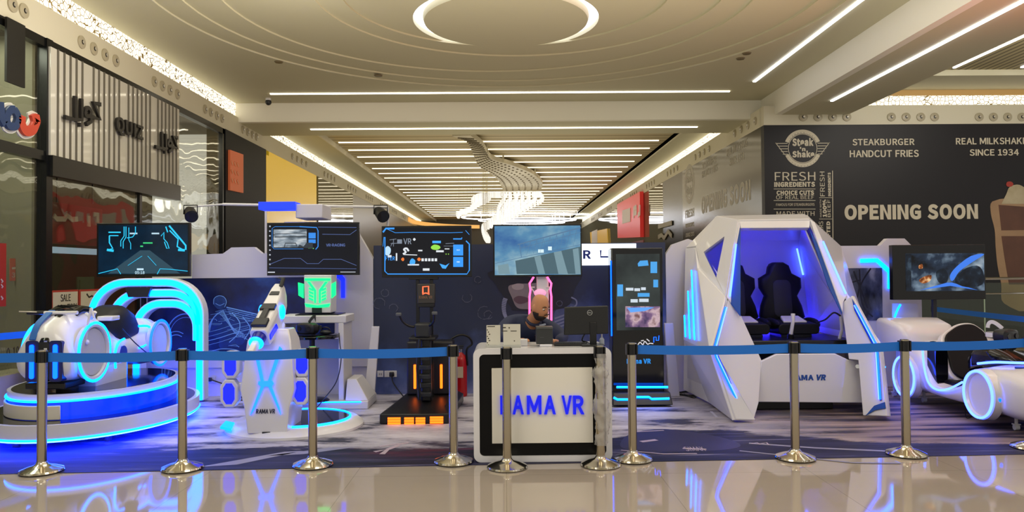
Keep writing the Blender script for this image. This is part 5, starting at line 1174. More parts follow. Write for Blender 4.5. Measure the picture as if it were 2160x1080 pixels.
# lower left front panel and leg
C3 = F3(KL, PY(1604,760,8.42), PY(1556,858,8.12))
shell('front_side_panel', [on(C3, [(1534,633),(1562,668),(1604,760),(1598,850),(1588,885),(1556,858),(1504,745)])], WHITE, cab, .04)
shell('leg', [[KL, LL, FBL, FBL2, PY(1558,858,8.10), PY(1508,744,8.04)]], WHITE, cab, .04)
D1 = [PY(1527,648,8.38), PY(1503,737,8.0), PY(1507,752,8.0), PY(1557,856,8.02)]
MB().tube([p+V((-.0,-.06,0)) for p in D1], .012, 6).build('front_led', AZURE, cab); MB().tube([p+V((.012,-.065,0)) for p in D1], .008, 6).build('front_led', ICE, cab)
shell('leg_trim', [[PY(1530,630,8.46)+V((0,-.04,0)), PY(1501,735,8.0)+V((0,-.04,0)), PY(1556,857,8.03)+V((0,-.04,0)), PY(1592,886,8.03)+V((0,-.04,0)), PY(1560,850,8.03)+V((0,-.04,0)), PY(1510,742,8.0)+V((0,-.04,0))]], mat('blue_trim_gloss'), cab, .01)
# front low panel and black base
LPF = FY(8.36)
MB().pp(LPF, [(1606,762),(1638,747),(1762,746),(1792,760),(1820,760),(1820,850),(1598,848)], -.05, .0).build('front_panel', WHITE, cab, bevel=.008)
mb = MB(); ptext(mb, LPF, 'RAMA', 1666, 791, 1716, 802, c=0, th=.006, bold=.04); ptext(mb, LPF, 'VR', 1722, 790, 1742, 802, c=0, th=.006, bold=.04, shear=.2); mb.build('lettering', mat('lettering_blue', '#174a9c', .35), cab)
MB().bx(2.75, 3.72, 8.62, 9.7, .008, .40).build('base_box', BLACK, cab, bevel=.01)
MB().bx(2.62, 3.92, 8.52, 9.8, .66, .80).build('seat_platform', BLACK, cab, bevel=.01)
MB().bx(2.8, 3.8, 8.8, 9.6, .40, .66).build('motion_base', DGREY, cab)
# right pillar, leg, side wall
FUR = F3(TFL, TFR, KR)
shell('front_pillar', [on(FUR, [(1708,466),(1717,470),(1785,624),(1777,640),(1776,660),(1722,510)])], WHITE, cab, .05)
shell('blue_trim', [on(FUR, [(1706,481),(1722,510),(1776,628),(1776,664),(1745,600)])], mat('blue_trim_gloss'), cab, .02)
MB().tube([p+FUR.n*.045 for p in on(FUR, [(1733,513),(1781,623)])], .011, 6).build('pillar_led', ICE, cab)
E3 = F3(PY(1777,640,8.5), LR, PY(1823,879,8.1))
shell('leg', [on(E3, [(1777,640),(1800,624),(1857,730),(1871,850),(1874,878),(1823,876.5),(1813,760),(1793,758)])], WHITE, cab, .05)
MB().tube([p+E3.n*.045 for p in on(E3, [(1809,645),(1855,730),(1856,748),(1862,843)])], .012, 6).build('front_led', AZURE, cab); MB().tube([p+E3.n*.052 for p in on(E3, [(1808,645),(1853,730),(1854,748),(1860,843)])], .007, 6).build('front_led', ICE, cab)
shell('leg_trim', [[p+E3.n*.035 for p in on(E3, [(1829,878),(1848,856),(1871,848),(1873,862),(1850,866)])], [p+E3.n*.035 for p in on(E3, [(1801,630),(1812,650),(1857,735),(1864,845),(1860,846),(1850,740),(1806,655)])]], mat('blue_trim_gloss'), cab, .01)
MB().cyl(PY(1809,773,8.30), PY(1809,773,8.22), .022, n=14).build('knob', CHROME, cab)
shell('side_panel', [[TFR, KR, UBR, TBR], [KR, LR, BUR, UBR], [LR, FBR, RBR, BUR], [UBR, BUR, RBR, BKR, V((4.1,9.95,UBR.z))]], WHITE, cab, .05)
shell('inner_wall', [[TFR+V((-.06,.06,-.03)), KR+V((-.1,.08,0)), V((3.93,8.5,.8)), V((3.98,9.86,.8)), V((3.85,9.86,1.95))]], INT, cab, .02)
MB().tube([PY(1681,524,9.82), PY(1694,580,9.82)], .011, 6).build('inner_led', ICE, cab)
CABL = mat('cabin_led', '#101018', .4, emit=(.03, .02, 1.0), es=48.0)
for p, q_ in (((2.80, 9.06, 2.125), (3.52, 9.06, 2.125)), ((2.66, 9.80, .84), (3.92, 9.80, .84)), ((2.62, 8.75, .84), (2.62, 9.7, .84))): MB().tube([p, q_], .012, 6).build('inner_led', CABL, cab)
# racing seats
VIN = mat('seat_black', '#0b0b11', .55, spec=.25); PADW = mat('pad_white', '#c9c7d2', .5)
def seat(cx, lb):
    SF = FY(9.42); ox = cx
    t = MB(); O = [(-.10,.74),(-.05,.76),(.05,.76),(.12,.72),(.15,.62),(.26,.56),(.26,.44),(.20,.34),(.25,.22),(.28,.08),(.20,.0),(-.20,.0),(-.28,.08),(-.25,.22),(-.20,.34),(-.26,.44),(-.26,.56),(-.15,.62),(-.13,.70)]
    M = lambda s, dz, y0: [V((ox+a*s, y0+b*.16, .95+b*1.0)) for a, b in O]
    st_ = T('racing_seat', lb, 'seat', (cx, 9.2, .80))
    MB().loft([[V((ox+a*.9, 9.50+b*.14, .93+b)) for a, b in O], [V((ox+a, 9.44+b*.14, .93+b)) for a, b in O], [V((ox+a, 9.38+b*.14, .93+b)) for a, b in O], [V((ox+a*.86, 9.34+b*.14, .94+b*.97)) for a, b in O]]).build('backrest', VIN, st_, angle=60)
    MB().loft([[V((ox+x*.8, 9.335+z*.14, .95+z)) for x, z in rrect(-.14, .06, .14, .52, .08)], [V((ox+x*.7, 9.325+z*.14, .95+z)) for x, z in rrect(-.14, .08, .14, .50, .08)]]).build('back_cushion', mat('seat_mesh', '#15161f', .7), st_)
    MB().poly(Frame((ox, 9.33+.62*.14, .95), (1,0,0), (0,.14,1)), rrect(-.09, .58, .09, .70, .03), -.01, .03).build('headrest', mat('seat_mesh'), st_, bevel=.01)
    MB().loft([[V((ox+x, 8.86+.0, z)) for x, z in rrect(-.24, .84, .24, .96, .05)], [V((ox+x, 9.2, z)) for x, z in rrect(-.26, .83, .26, .99, .05)], [V((ox+x, 9.42, z)) for x, z in rrect(-.24, .83, .24, .98, .05)]]).build('cushion', VIN, st_, bevel=.01)
    for s in (-1, 1): MB().ell((ox+s*.24, 9.12, .95), (.05, .26, .07), n=12, m=8).build('bolster', VIN, st_)
    MB().box((ox, 9.15, .815), (.36, .4, .03)).build('rail', DGREY, st_)
    MB().loft([[V((ox+x, 8.98, z)) for x, z in rrect(-.14, .965, .14, .985, .008)], [V((ox+x*.8, 9.16, z)) for x, z in rrect(-.14, .99, .14, 1.04, .02)], [V((ox+x*.7, 9.2, z)) for x, z in rrect(-.14, .99, .14, 1.02, .01)]]).build('thigh_pad', PADW, st_, bevel=.006)
seat(3.44, 'black racing seat with white pad on the right inside the cabin'); seat(2.86, 'black racing seat on the left inside the cabin, half hidden by the pillar')
o = T('lever', 'upright grey joystick lever between the two cabin seats', 'lever', (3.28, 8.72, .8))
MB().cyl((3.28, 8.72, .80), (3.28, 8.70, .86), .035, n=12).build('base', BLACK, o); MB().tube([(3.28, 8.70, .86), (3.29, 8.66, 1.0), (3.30, 8.68, 1.09)], [.022,.02,.026], 10).build('handle', GREYB, o)
o = T('lever', 'curved lever with black cable on the right side of the cabin', 'lever', (3.86, 8.68, .8))
MB().tube([(3.84, 8.7, .80), (3.86, 8.68, .9), (3.84, 8.66, 1.06)], .02, 8).build('handle', GREYB, o); MB().tube(spline([(3.84, 8.66, 1.06), (3.76, 8.66, 1.10), (3.68, 8.7, 1.02), (3.62, 8.8, .98)], 5), .010, 6).build('cable', BLACK, o)

# ================================================================== white kart ride
kt = T('kart_simulator', 'white glossy kart ride with blue lit wheel rings at the right edge', 'arcade ride', (5.35, 8.3, 0))
def ksec(y, x0, x1, zb, zt, p=4.0, n=32):
    out = []; xc, hx, zc, hz = (x0+x1)/2, (x1-x0)/2, (zb+zt)/2, (zt-zb)/2
    for i in range(n):
        a = 2*PI*i/n; c_, s_ = math.cos(a), math.sin(a)
        out.append(V((xc+hx*math.copysign(abs(c_)**(2/p), c_), y, zc+hz*math.copysign(abs(s_)**(2/p), s_))))
    return out
st = [(6.72,5.05,5.75,.20,.40),(6.80,4.95,5.85,.15,.50),(7.0,4.85,5.95,.12,.55),(7.3,4.80,6.0,.11,.61),(7.65,4.80,6.0,.12,.62),(7.85,4.82,5.98,.13,.58),(8.0,4.80,6.0,.14,.40),(8.25,4.80,6.0,.15,.30),(8.55,4.80,6.0,.15,.31),(8.70,4.80,6.0,.14,.50),(8.85,4.78,6.02,.12,.70),(9.1,4.78,6.02,.11,.78),(9.35,4.82,5.98,.14,.76),(9.45,4.9,5.9,.2,.68)]
MB().loft([ksec(*s) for s in st]).build('body', WHITE, kt, angle=60)
for s, sx in ((4.775, -1), (6.025, 1)):
    for wy, wz, wr in ((7.6, .33, .232), (9.02, .315, .235)):
        MB().lathe([(.01, -.06), (wr*1.12, -.06), (wr*1.08, .02), (wr*.92, .035), (wr*.88, .012), (.01, .006)], (s, wy, wz), 40, (sx, 0, 0)).build('wheel_pod', WHITE, kt)
        MB().tube([V((s+sx*.04, wy+wr*math.cos(2*PI*i/40), wz+wr*math.sin(2*PI*i/40))) for i in range(40)], .012, 8, True).build('led_ring', ICE if sx < 0 else AZURE, kt)
SX = 4.785
MB().tube(spline([PX(1946,737,SX), PX(1949,772,SX), PX(1958,806,SX), PX(1976,822,SX), PX(2002,820,SX), PX(2030,806,SX)], 5), .012, 8).build('side_led', ICE, kt)
MB().tube(spline([V((4.93,7.90,.60)), V((5.0,7.72,.635)), V((5.1,7.58,.645)), V((5.35,7.5,.645)), V((5.65,7.52,.64)), V((5.85,7.7,.63))], 6), .013, 8).build('hood_led', ICE, kt)
MB().tube([PX(2116,840,4.83)+V((-.03,0,0)), PX(2109,860,4.83)+V((-.03,0,0)), PX(2104,876,4.83)+V((-.03,0,0))], [.02,.024,.014], 8).build('lamp_slot', AZURE, kt)
MB().poly(Frame((5.08, 7.45, .615), (1,0,0), (0,1,0)), [(.06*math.cos(2*PI*i/20), .035*math.sin(2*PI*i/20)) for i in range(20)], -.02, .006).build('hood_badge', mat('badge_blue', '#2436a0', .3), kt)
# seat with white rim, tilted towards the back
SFk = F3(PY(1990,760,8.62), PY(2080,760,8.72), PY(2040,682,8.95))
sp_ = sp2([(1986,712),(2004,692),(2024,682),(2048,681),(2066,690),(2080,704),(2090,740),(2084,775),(2060,800),(2028,806),(2004,790),(1994,760)], 4, True)
MB().poly(SFk, [SFk.px(*p) for p in sp_], -.09, 0).build('seat_shell', WHITE, kt, bevel=.015)
cxk, cyk = SFk.px(2040, 742)
MB().poly(SFk, [(cxk+(a-cxk)*.90, cyk+(b-cyk)*.92) for a, b in [SFk.px(*p) for p in sp_]], 0, .03).build('seat_pad', mat('seat_black'), kt, bevel=.015)
MB().bx(4.95, 5.85, 8.05, 8.6, .16, .34).build('seat_base', mat('seat_black'), kt, bevel=.03)
MB().loft([ksec(8.55,4.86,5.0,.28,.72), ksec(8.72,4.86,5.0,.28,.76)]).build('side_post', BLACKG, kt)
# rear hood
MB().loft([[V((x, y+dy, z)) for x, z in rrect(4.68+ins, zb, 5.42-ins, zt, .06)] for y, zb, zt, ins, dy in ((9.0,.62,.80,.10,0),(9.12,.60,.93,.03,0),(9.4,.60,.985,.0,0),(9.58,.62,.98,.02,0))]).build('rear_hood', WHITE, kt, angle=60)
MB().tube([PX(1871,725,4.7)+V((0,.3,0)), V((4.72,9.62,.55))], .012, 6).build('rear_led', CYAN, kt)
MB().tube(spline([V((4.66, 9.66, .70)), V((4.64, 9.66, .56)), V((4.70, 9.62, .44)), V((4.76, 9.5, .36))], 4), .014, 6).build('rear_led', CYAN, kt)
MB().tube([V((4.66, 9.66, .58)), V((4.52, 9.7, .48))], .014, 6).build('rear_led', CYAN, kt)
# dash hump and nose screen
MB().loft([ksec(8.18,5.0,5.82,.45,.70), ksec(8.02,4.96,5.85,.50,.80), ksec(7.82,5.0,5.82,.55,.78), ksec(7.62,5.12,5.7,.58,.67)]).build('dash_hump', BLACKG, kt, angle=60)
for x, y in ((4.83, 9.42), (4.97, 9.0), (5.0, 7.42), (5.75, 7.3), (5.85, 9.35)):
    w = MB().cyl((x-.02, y, .036), (x+.02, y, .036), .029, n=14); w.cyl((x, y, .05), (x, y, .17), .016, n=8).box((x, y, .065), (.06, .05, .012)).build('caster', GREYB, kt)
MB().tube(spline([(4.83,8.0,.3),(4.82,7.95,.16),(4.86,8.0,.02),(5.0,8.1,.015)], 5), .005, 6).build('cable', BLACK, kt)
headset((5.24, 8.0, .80), R(25), 'white and black virtual reality headset resting on the kart dash', mat('headset_black', '#0c0d10', .3), WHITE, 1.3)
o = T('partition', 'tall white lit board standing behind the kart, left of the television post', 'panel', (4.4, 10.1, 0))
MB().pp(FY(10.05), [(1882, 640), (1936, 640), (1938, 738), (1882, 738)], -.02, 0).build('board', LP, o, smooth=False)
MB().bx(FY(10.05).px(1886,0)[0], FY(10.05).px(1892,0)[0], 10.05, 10.07, .008, .9).build('leg', LP, o); MB().bx(FY(10.05).px(1926,0)[0], FY(10.05).px(1932,0)[0], 10.05, 10.07, .008, .9).build('leg', LP, o)
MB().tube(spline([FY(10.03).pt(*FY(10.03).px(*p), .03) for p in ((1897,642),(1890,655),(1884,671))], 4), .013, 6).build('led_strip', CYAN, o)
# ================================================================== service counter
CF = FY(6.38)
ct = T('service_counter', 'white framed black counter with a lit RAMA VR front sign', 'counter', (.32, 6.75, 0))
a0, b1 = CF.px(998, 735.5); a1, b0 = CF.px(1292, 975); ZCT = b1
outer = rrect(a0, .006, a1, ZCT, .06, 6); inn = rrect(a0+.05, .056, a1-.05, ZCT-.05, .04, 6)
mb = MB(); n = len(outer)
for i in range(n): mb.poly(CF, [outer[i], outer[(i+1) % n], inn[(i+1) % n], inn[i]], -.56, 0)
mb.build('frame', WHITE, ct, angle=50)
MB().poly(CF, inn, -.50, -.02).build('front_panel', mat('counter_black', '#060607', .35, spec=.2), ct, smooth=False)
sgn = MB().prect(CF, 1037, 777, 1251, 933, -.02, .012).build('sign_board', mat('counter_sign', '#efece2', .35), ct, smooth=False, bevel=.003)
SBL = mat('sign_blue', '#1420c8', .35, emit=(0,.01,1), es=.45) if False else mat('counter_letter_blue', '#0a18c8', .35, emit=(0,.008,1.0), es=.55)
mb = MB()
for chx, x0_, x1_ in (('R', 1055, 1077), ('A', 1081, 1105), ('A', 1147, 1172), ('V', 1184, 1206), ('R', 1208, 1232)): ptext(mb, CF, chx, x0_, 833.5, x1_, 872.5, c=.012, th=.02, bold=.016)
u0, v1 = CF.px(1111, 833.5); u1, v0 = CF.px(1142, 872.5)
mb.poly(CF, [(u0+(u1-u0)*x, v0+(v1-v0)*y) for x, y in ((0,0),(0,1),(.24,1),(.5,.42),(.76,1),(1,1),(1,0),(.81,0),(.81,.66),(.58,.12),(.42,.12),(.19,.66),(.19,0))], .012, .032)
mb.build('lettering', SBL, sgn)
ZT = ZCT+.001
def card_stand(px, y, lb, ink_rows, w=.17):
    x0, y0, x1, y1 = px; F = FY(y); zt = F.px(x0, y0)[1]; u0, u1 = F.px(x0, 0)[0], F.px(x1, 0)[0]
    t = T('card_stand', lb, 'card stand', ((u0+u1)/2, y, ZT))
    MB().bx(u0, u1, y, y+.006, ZT, zt).build('card', mat('card_white', '#d2d0c4', .4), t, smooth=False)
    MB().bx(u0-.004, u1+.004, y-.01, y+.06, ZT, ZT+.022).build('acrylic_base', mat('acrylic', '#c8cac6', .1, alpha=.55), t, bevel=.004)
    mb = MB()
    for r_ in ink_rows: mb.prect(F, *r_, 0, .0015)
    mb.build('print', INK, t, smooth=False)
card_stand((1021, 686, 1050, 736), 6.47, 'small menu card in an acrylic stand at the left end of the counter', [(1028,688,1044,689.5)]+[(1027+(i%3)*2, 695+i*4.5, 1029+(i%3)*2.5, 697+i*4.5) for i in range(8)])
card_stand((1056, 684, 1092, 738), 6.45, 'taller cream notice card, second from the left on the counter', [(1060,690,1067,692),(1073,690,1075,693),(1058,697.5,1070,698.8),(1077,697.5,1090,698.8),(1084,718,1086,720)])
o = MB().bx(CF.px(1093,0)[0], CF.px(1108,0)[0], 6.56, 6.66, ZT, ZT+.055).build('tissue_box', WHITEM, bevel=.004); tag(o, 'low white box behind the notice card on the counter', 'box')
bxx = T('receipt_printer', 'black box-shaped receipt printer in the middle of the counter', 'printer', (CF.px(1143,0)[0]*1.04, 6.7, ZT))
u0, u1 = FY(6.50).px(1125,0)[0], FY(6.50).px(1160,0)[0]
MB().bx(u0, u1, 6.50, 6.64, ZT+.02, FY(6.50).px(0,700)[1]).build('housing', mat('printer_grey', '#2c2f31', .4), bxx, bevel=.006)
MB().bx(u0, u1, 6.495, 6.64, FY(6.50).px(0,704)[1], FY(6.50).px(0,700)[1]+.002).build('lid', mat('printer_lid', '#4a4d4e', .4), bxx, bevel=.003)
MB().bx(u0+.03, u1-.01, 6.48, 6.64, ZT, ZT+.02).build('base', WHITEM, bxx, bevel=.003)
mb = MB(); mb.prect(FY(6.499), 1139, 711, 1147, 712, 0, .002); mb.build('brand_mark', mat('printer_lid'), bxx, smooth=False)
mon = T('monitor', 'black computer monitor seen from behind on the right of the counter', 'monitor', (1.02, 6.75, ZT)); MF = FY(6.54)
MB().poly(MF, [MF.px(*p) for p in ((1191,648),(1283,645),(1284,704),(1190,707))], -.035, 0).build('back_shell', mat('monitor_black', '#17191b', .45), mon, bevel=.008)
mb = MB(); mu, mv = MF.px(1244, 659.5); annulus(mb, MF, mu, mv, .019, .023, 0, 360, 0, .002, 24); text(mb, MF, 'DELL', (mu-.015, mv-.005, mu+.015, mv+.005), c=0, th=.002, bold=.02); mb.build('emblem', mat('logo_silver', '#a9acae', .3), mon)
MB().bx(MF.px(1237,0)[0], MF.px(1251,0)[0], 6.53, 6.56, ZT+.01, MF.px(0,690)[1]).build('neck', BLACK, mon, bevel=.005); MB().bx(MF.px(1218,0)[0], MF.px(1266,0)[0], 6.46, 6.64, ZT, ZT+.014).build('foot', BLACK, mon, bevel=.006)
mb = MB(); mb.tube(spline([(MF.px(1228,0)[0], 6.58, 1.06), (MF.px(1222,0)[0], 6.60, 1.0), (MF.px(1232,0)[0], 6.62, .98), (MF.px(1240,0)[0], 6.64, .965)], 5), .006, 6); mb.build('cable', BLACK, mon)
kb = T('keyboard', 'black keyboard lying on the counter before the monitor', 'keyboard', (.62, 6.8, ZT)); k0, k1 = FY(6.62).px(1162,0)[0], FY(6.62).px(1205,0)[0]
MB().bx(k0, k1+.12, 6.52, 6.70, ZT, ZT+.018).build('case', BLACK, kb, bevel=.004)
mb = MB()
for r_ in range(4):
    for c_ in range(14): mb.box((k0+.02+c_*(k1+.10-k0-.02)/13.5, 6.55+r_*.034, ZT+.02), (.017, .022, .008))
mb.build('keys', DGREY, kb, smooth=False)
o = T('sanitiser_bottle', 'small clear bottle at the right end of the counter', 'bottle', (1.27, 6.8, ZT)); bx_ = FY(6.58).px(1262,0)[0]
MB().lathe([(.005,0),(.022,0),(.022,.05),(.01,.065),(.01,.07),(.005,.07)], (bx_, 6.58, ZT), 16).build('body', mat('clear_plastic', '#b9c2c8', .1, alpha=.5), o); MB().cyl((bx_, 6.58, ZT+.068), (bx_, 6.58, ZT+.095), .006, n=10).build('pump', WHITEM, o)
# ================================================================== man behind the counter
SKIN = mat('skin', '#c48c66', .5, noise=(14, '#b57c58')); SHIRT = mat('shirt_navy', '#1f2644', .8, noise=(9, '#28304f')); BEARD = mat('beard_black', '#17110d', .8, noise=(60, '#251b14'))
HC = PY(1139, 648, 7.10)                         # centre of the head
stool = T('stool', 'dark bar stool under the seated man', 'stool', (.18, 7.57, 0))
MB().lathe([(.01,.60),(.17,.60),(.18,.63),(.17,.66),(.01,.66)], (.18,7.57,0), 24).build('seat', BLACK, stool); MB().cyl((.18,7.57,.04), (.18,7.57,.60), .03, n=12).build('column', CHROME, stool); MB().lathe([(.01,.005),(.2,.005),(.2,.02),(.03,.05),(.01,.05)], (.18,7.57,0), 24).build('foot', CHROME, stool)
def skinmesh(chains, rad):
    """chains of (points) sharing coordinates; rad: dict point->radius. returns verts, faces of the skinned surface"""
    bm = bmesh.new(); idx = {}
    for ch in chains:
        for p in ch:
            if p not in idx: idx[p] = bm.verts.new(p)
        for p, q_ in zip(ch, ch[1:]):
            if not bm.edges.get((idx[p], idx[q_])): bm.edges.new((idx[p], idx[q_]))
    order = list(idx); me = bpy.data.meshes.new('sk'); bm.verts.index_update(); bm.to_mesh(me); bm.free()
    o = bpy.data.objects.new('sk', me); COL.objects.link(o); o.modifiers.new('s', 'SKIN')
    for i, p in enumerate(order):
        r_ = rad[p]; me.skin_vertices[0].data[i].radius = r_ if isinstance(r_, tuple) else (r_, r_)
    me.skin_vertices[0].data[0].use_root = True
    s = o.modifiers.new('u', 'SUBSURF'); s.levels = 2; s.render_levels = 2
    dg = bpy.context.evaluated_depsgraph_get(); dg.update(); m2 = bpy.data.meshes.new_from_object(o.evaluated_get(dg))
    vs = [v.co.copy() for v in m2.vertices]; fs = [tuple(p.vertices) for p in m2.polygons]
    bpy.data.objects.remove(o); bpy.data.meshes.remove(me); bpy.data.meshes.remove(m2); return vs, fs
PEL, SPN, CHE, NEK = (.18,7.56,.80), (.19,7.50,.90), (.20,7.38,1.04), (.275,7.22,1.155)
HD = (HC.x-.012, HC.y+.03, HC.z-.04)
SHR, SHL = (.03,7.34,1.11), (.42,7.27,1.06)       # his right shoulder is at the left in the picture
ELR, ELL = (-.06,7.12,.995), (.55,7.06,.985); WRR, WRL = (.105,6.90,.985), (.46,6.84,.98)
HIR, HIL, KNR, KNL, FTR, FTL = (.08,7.54,.77), (.28,7.54,.77), (.06,7.16,.74), (.34,7.16,.74), (.06,7.24,.10), (.34,7.24,.10)
man = T('person', 'bald bearded man in a navy shirt sitting behind the counter, looking down at the monitor', 'person', (.2, 7.6, 0))
bodych = [[PEL, SPN, CHE, NEK, HD], [CHE, SHR, ELR, WRR], [CHE, SHL, ELL, WRL], [PEL, HIR, KNR, FTR], [PEL, HIL, KNL, FTL]]
rad = {PEL:(.13,.11), SPN:(.14,.115), CHE:(.15,.12), NEK:.058, HD:.055, SHR:.075, SHL:.075, ELR:.046, ELL:.046, WRR:.030, WRL:.030, HIR:.085, HIL:.085, KNR:.06, KNL:.06, FTR:.042, FTL:.042}
vs, fs = skinmesh(bodych, rad)
bmx = MB(); bmx._add(vs, fs)
# head in local axes: y forward, x to his left, z up; turned to his left (picture right) and bowed
yaw, pit = R(-135+10), R(-16)
HM = Matrix.Rotation(R(180+43), 3, 'Z') @ Matrix.Rotation(R(-13), 3, 'X') @ Matrix.Rotation(R(4), 3, 'Y')
def H(x, y, z): return HC + HM @ V((x, y, z))
def headsurf(th, ph, k=1.0, off=0.0):
    """th: 0 chin..pi crown, ph: 0 = face direction"""
    z = -math.cos(th); s = math.sin(th)**(.66 if z > 0 else .82); f = math.cos(ph)
    rx, ry, rz = .076, .096, .118
    jaw = max(0, -z)
    rx *= 1-.22*jaw**1.5; ry *= (1-.12*jaw) if f > 0 else (1-.34*jaw)
    x, y = s*math.sin(ph)*rx, s*f*ry
    if f > 0: y += .010*max(0, f)**8*math.exp(-((z+.35)/.25)**2)      # muzzle
    if f > 0: y -= .008*math.exp(-((z-.02)/.10)**2)*math.exp(-((abs(math.sin(ph))-.42)/.18)**2)   # eye hollows
    if f > 0: y += .004*math.exp(-((z-.20)/.09)**2)*f                     # brow
    return V((x*k, y*k+off*f, z*rz*k))
NP, NTH = 32, 22
bmx.loft([[HC + HM @ headsurf(max(.03, min(PI-.03, PI*j/NTH)), 2*PI*i/NP) for i in range(NP)] for j in range(NTH+1)])
bmx.loft([[H(x, y, z) for x, y, z in ((-w, .085, zz), (0, .088+d, zz), (w, .085, zz), (0, .06, zz))] for zz, w, d in ((.02,.007,.006), (.0,.009,.016), (-.018,.013,.026), (-.028,.015,.020), (-.034,.010,.008))])
for s in (-1, 1): bmx.ell(H(s*.079, -.005, -.005), (.010, .020, .034), HM @ Matrix.Rotation(s*R(18), 3, 'Z'), 12, 8)
bmx.tube([V((.235,7.29,1.06)), V((.275,7.215,1.15)), V((HC.x-.02, HC.y+.045, HC.z-.05))], [.075,.060,.058], 20)
bmx.tube([H(-.022,.094,-.058), H(0,.102,-.056), H(.022,.094,-.058)], [.004,.0065,.004], 8); bmx.tube([H(-.02,.093,-.067), H(0,.101,-.069), H(.02,.093,-.067)], [.004,.007,.004], 8)
# hands: palm and five bent fingers each
def hand(w, e, side):
    w, e = V(w), V(e); d = (w-e); d.z = 0; d.normalize(); lat = d.cross(V((0,0,1)))*side; zp = V((0,0,1))
    pc = w+d*.045
    bmx.ell(w+d*.05+V((0,0,-.003)), (.038,.05,.016), Matrix((lat, d, zp)).transposed(), 14, 8)
    for i, (o_, L) in enumerate(((-.028,.062),(-.010,.072),(.009,.068),(.026,.054))):
        b0 = w+d*.088+lat*o_
        bmx.tube([b0-d*.02, b0, b0+d*L*.45+zp*.006, b0+d*L*.78-zp*.002, b0+d*L*.95-zp*.013], [.0095,.0095,.009,.008,.006], 8)
    t0 = w+d*.03-lat*.034
    bmx.tube([t0+lat*.012, t0-lat*.012+d*.012, t0-lat*.022+d*.034-zp*.004, t0-lat*.02+d*.058-zp*.010], [.012,.0115,.0095,.007], 8)
hand(WRR, ELR, 1); hand(WRL, ELL, -1)
bo = bmx.build('body', SKIN, man, angle=180)
rm_ = bo.modifiers.new('remesh', 'REMESH'); rm_.mode = 'VOXEL'; rm_.voxel_size = .0055; rm_.use_smooth_shade = True
sm_ = bo.modifiers.new('smooth', 'SMOOTH'); sm_.factor = .5; sm_.iterations = 2
# beard and moustache: a shell over the lower face
rows = []
for j in range(9):
    th = .12+1.12*j/8; ring = []
    for i in range(25):
        ph = -1.75+3.5*i/24; p = headsurf(th, ph, 1.045); ring.append(HC + HM @ p)
    rows.append(ring)
inner_ = [[HC + (p-HC)*.92 for p in r_] for r_ in rows]
mb = MB(); nR, nC = len(rows), 25
flat_ = [p for r_ in rows for p in r_]; vsb = flat_; fsb = []
for j in range(nR-1):
    for i in range(nC-1):
        th = .12+1.12*(j+.5)/8; ph = abs(-1.75+3.5*(i+.5)/24)
        if (th > .98 and ph < .95) or (.80 < th < .93 and ph < .22): continue      # cheeks, nose and lips stay bare
        a_ = j*nC+i; fsb.append((a_, a_+1, a_+nC+1, a_+nC))
mb._add(vsb, fsb); be = mb.build('beard', BEARD, man, angle=180); s_ = be.modifiers.new('t', 'SOLIDIFY'); s_.thickness = .012; s_.offset = 0
MB().tube([H(-.032,.092,-.052), H(-.012,.106,-.043), H(0,.107,-.045), H(.012,.106,-.043), H(.032,.092,-.052)], [.003,.005,.004,.005,.003], 8).build('moustache', BEARD, man)
for s in (-1, 1):
    e = MB().ell(H(s*.031, .0785, .002), (.0125,.0125,.009), n=14, m=10).build('eye', mat('eye_white', '#d8d2c8', .3), man); MB().ell(H(s*.033, .0895, -.001), (.006,.003,.006), HM, 10, 6).build('iris', mat('iris_dark', '#20140c', .2), e)
    MB().tube([H(s*.014,.099,.024), H(s*.032,.096,.030), H(s*.052,.080,.024)], [.003,.0042,.002], 6).build('eyebrow', BEARD, man)
# shirt with collar and long sleeves, trousers, shoes
C2 = lambda k: {p: ((r_[0]*k, r_[1]*k) if isinstance(r_, tuple) else r_*k) for p, r_ in rad.items()}
NK2 = (.262,7.245,1.115); SL1, SL2 = tuple(V(ELR).lerp(V(WRR), .85)), tuple(V(ELL).lerp(V(WRL), .85))
r2 = C2(1.13); r2.update({NK2:.078, SL1:.040, SL2:.040, SHR:.092, SHL:.092, ELR:.058, ELL:.058, CHE:(.175,.14), SPN:(.165,.135), PEL:(.15,.13)})
vs, fs = skinmesh([[PEL, SPN, CHE, NK2], [CHE, SHR, ELR, SL1], [CHE, SHL, ELL, SL2]], r2)
mb = MB(); mb._add(vs, fs); sh = mb.build('shirt', SHIRT, man, angle=180)
q_ = sh.modifiers.new('remesh', 'REMESH'); q_.mode = 'VOXEL'; q_.voxel_size = .010; q_.use_smooth_shade = True; q_ = sh.modifiers.new('smooth', 'SMOOTH'); q_.factor = .5; q_.iterations = 4
NKv = V(NEK); nd = (V(HD)-V(NK2)).normalized(); qn = nd.to_track_quat('Z', 'Y')
mb = MB()
ring = [NKv + V((0,0,-.02)) + qn @ V((.066*math.cos(a), .064*math.sin(a), -.005+.012*math.cos(a+1.2))) for a in [2*PI*i/24 for i in range(24)]]
mb.tube(ring, .016, 8, True); mb.build('collar', SHIRT, man)
MB().prism([HC+V((-.01,.02,-.165)), HC+V((.05,-.0,-.15)), HC+V((.056,-.0,-.166)), HC+V((.0,.01,-.187))], (0,-.012,0)).build('collar_label', mat('collar_pale', '#8d93a6', .6), man, bevel=.004)
r3 = {PEL:(.15,.125), HIR:.10, HIL:.10, KNR:.075, KNL:.075, FTR:.055, FTL:.055}
vs, fs = skinmesh([[PEL, HIR, KNR, FTR], [PEL, HIL, KNL, FTL]], r3); mb = MB(); mb._add(vs, fs); mb.build('trousers', mat('trouser_dark', '#15161a', .7), man, angle=180)
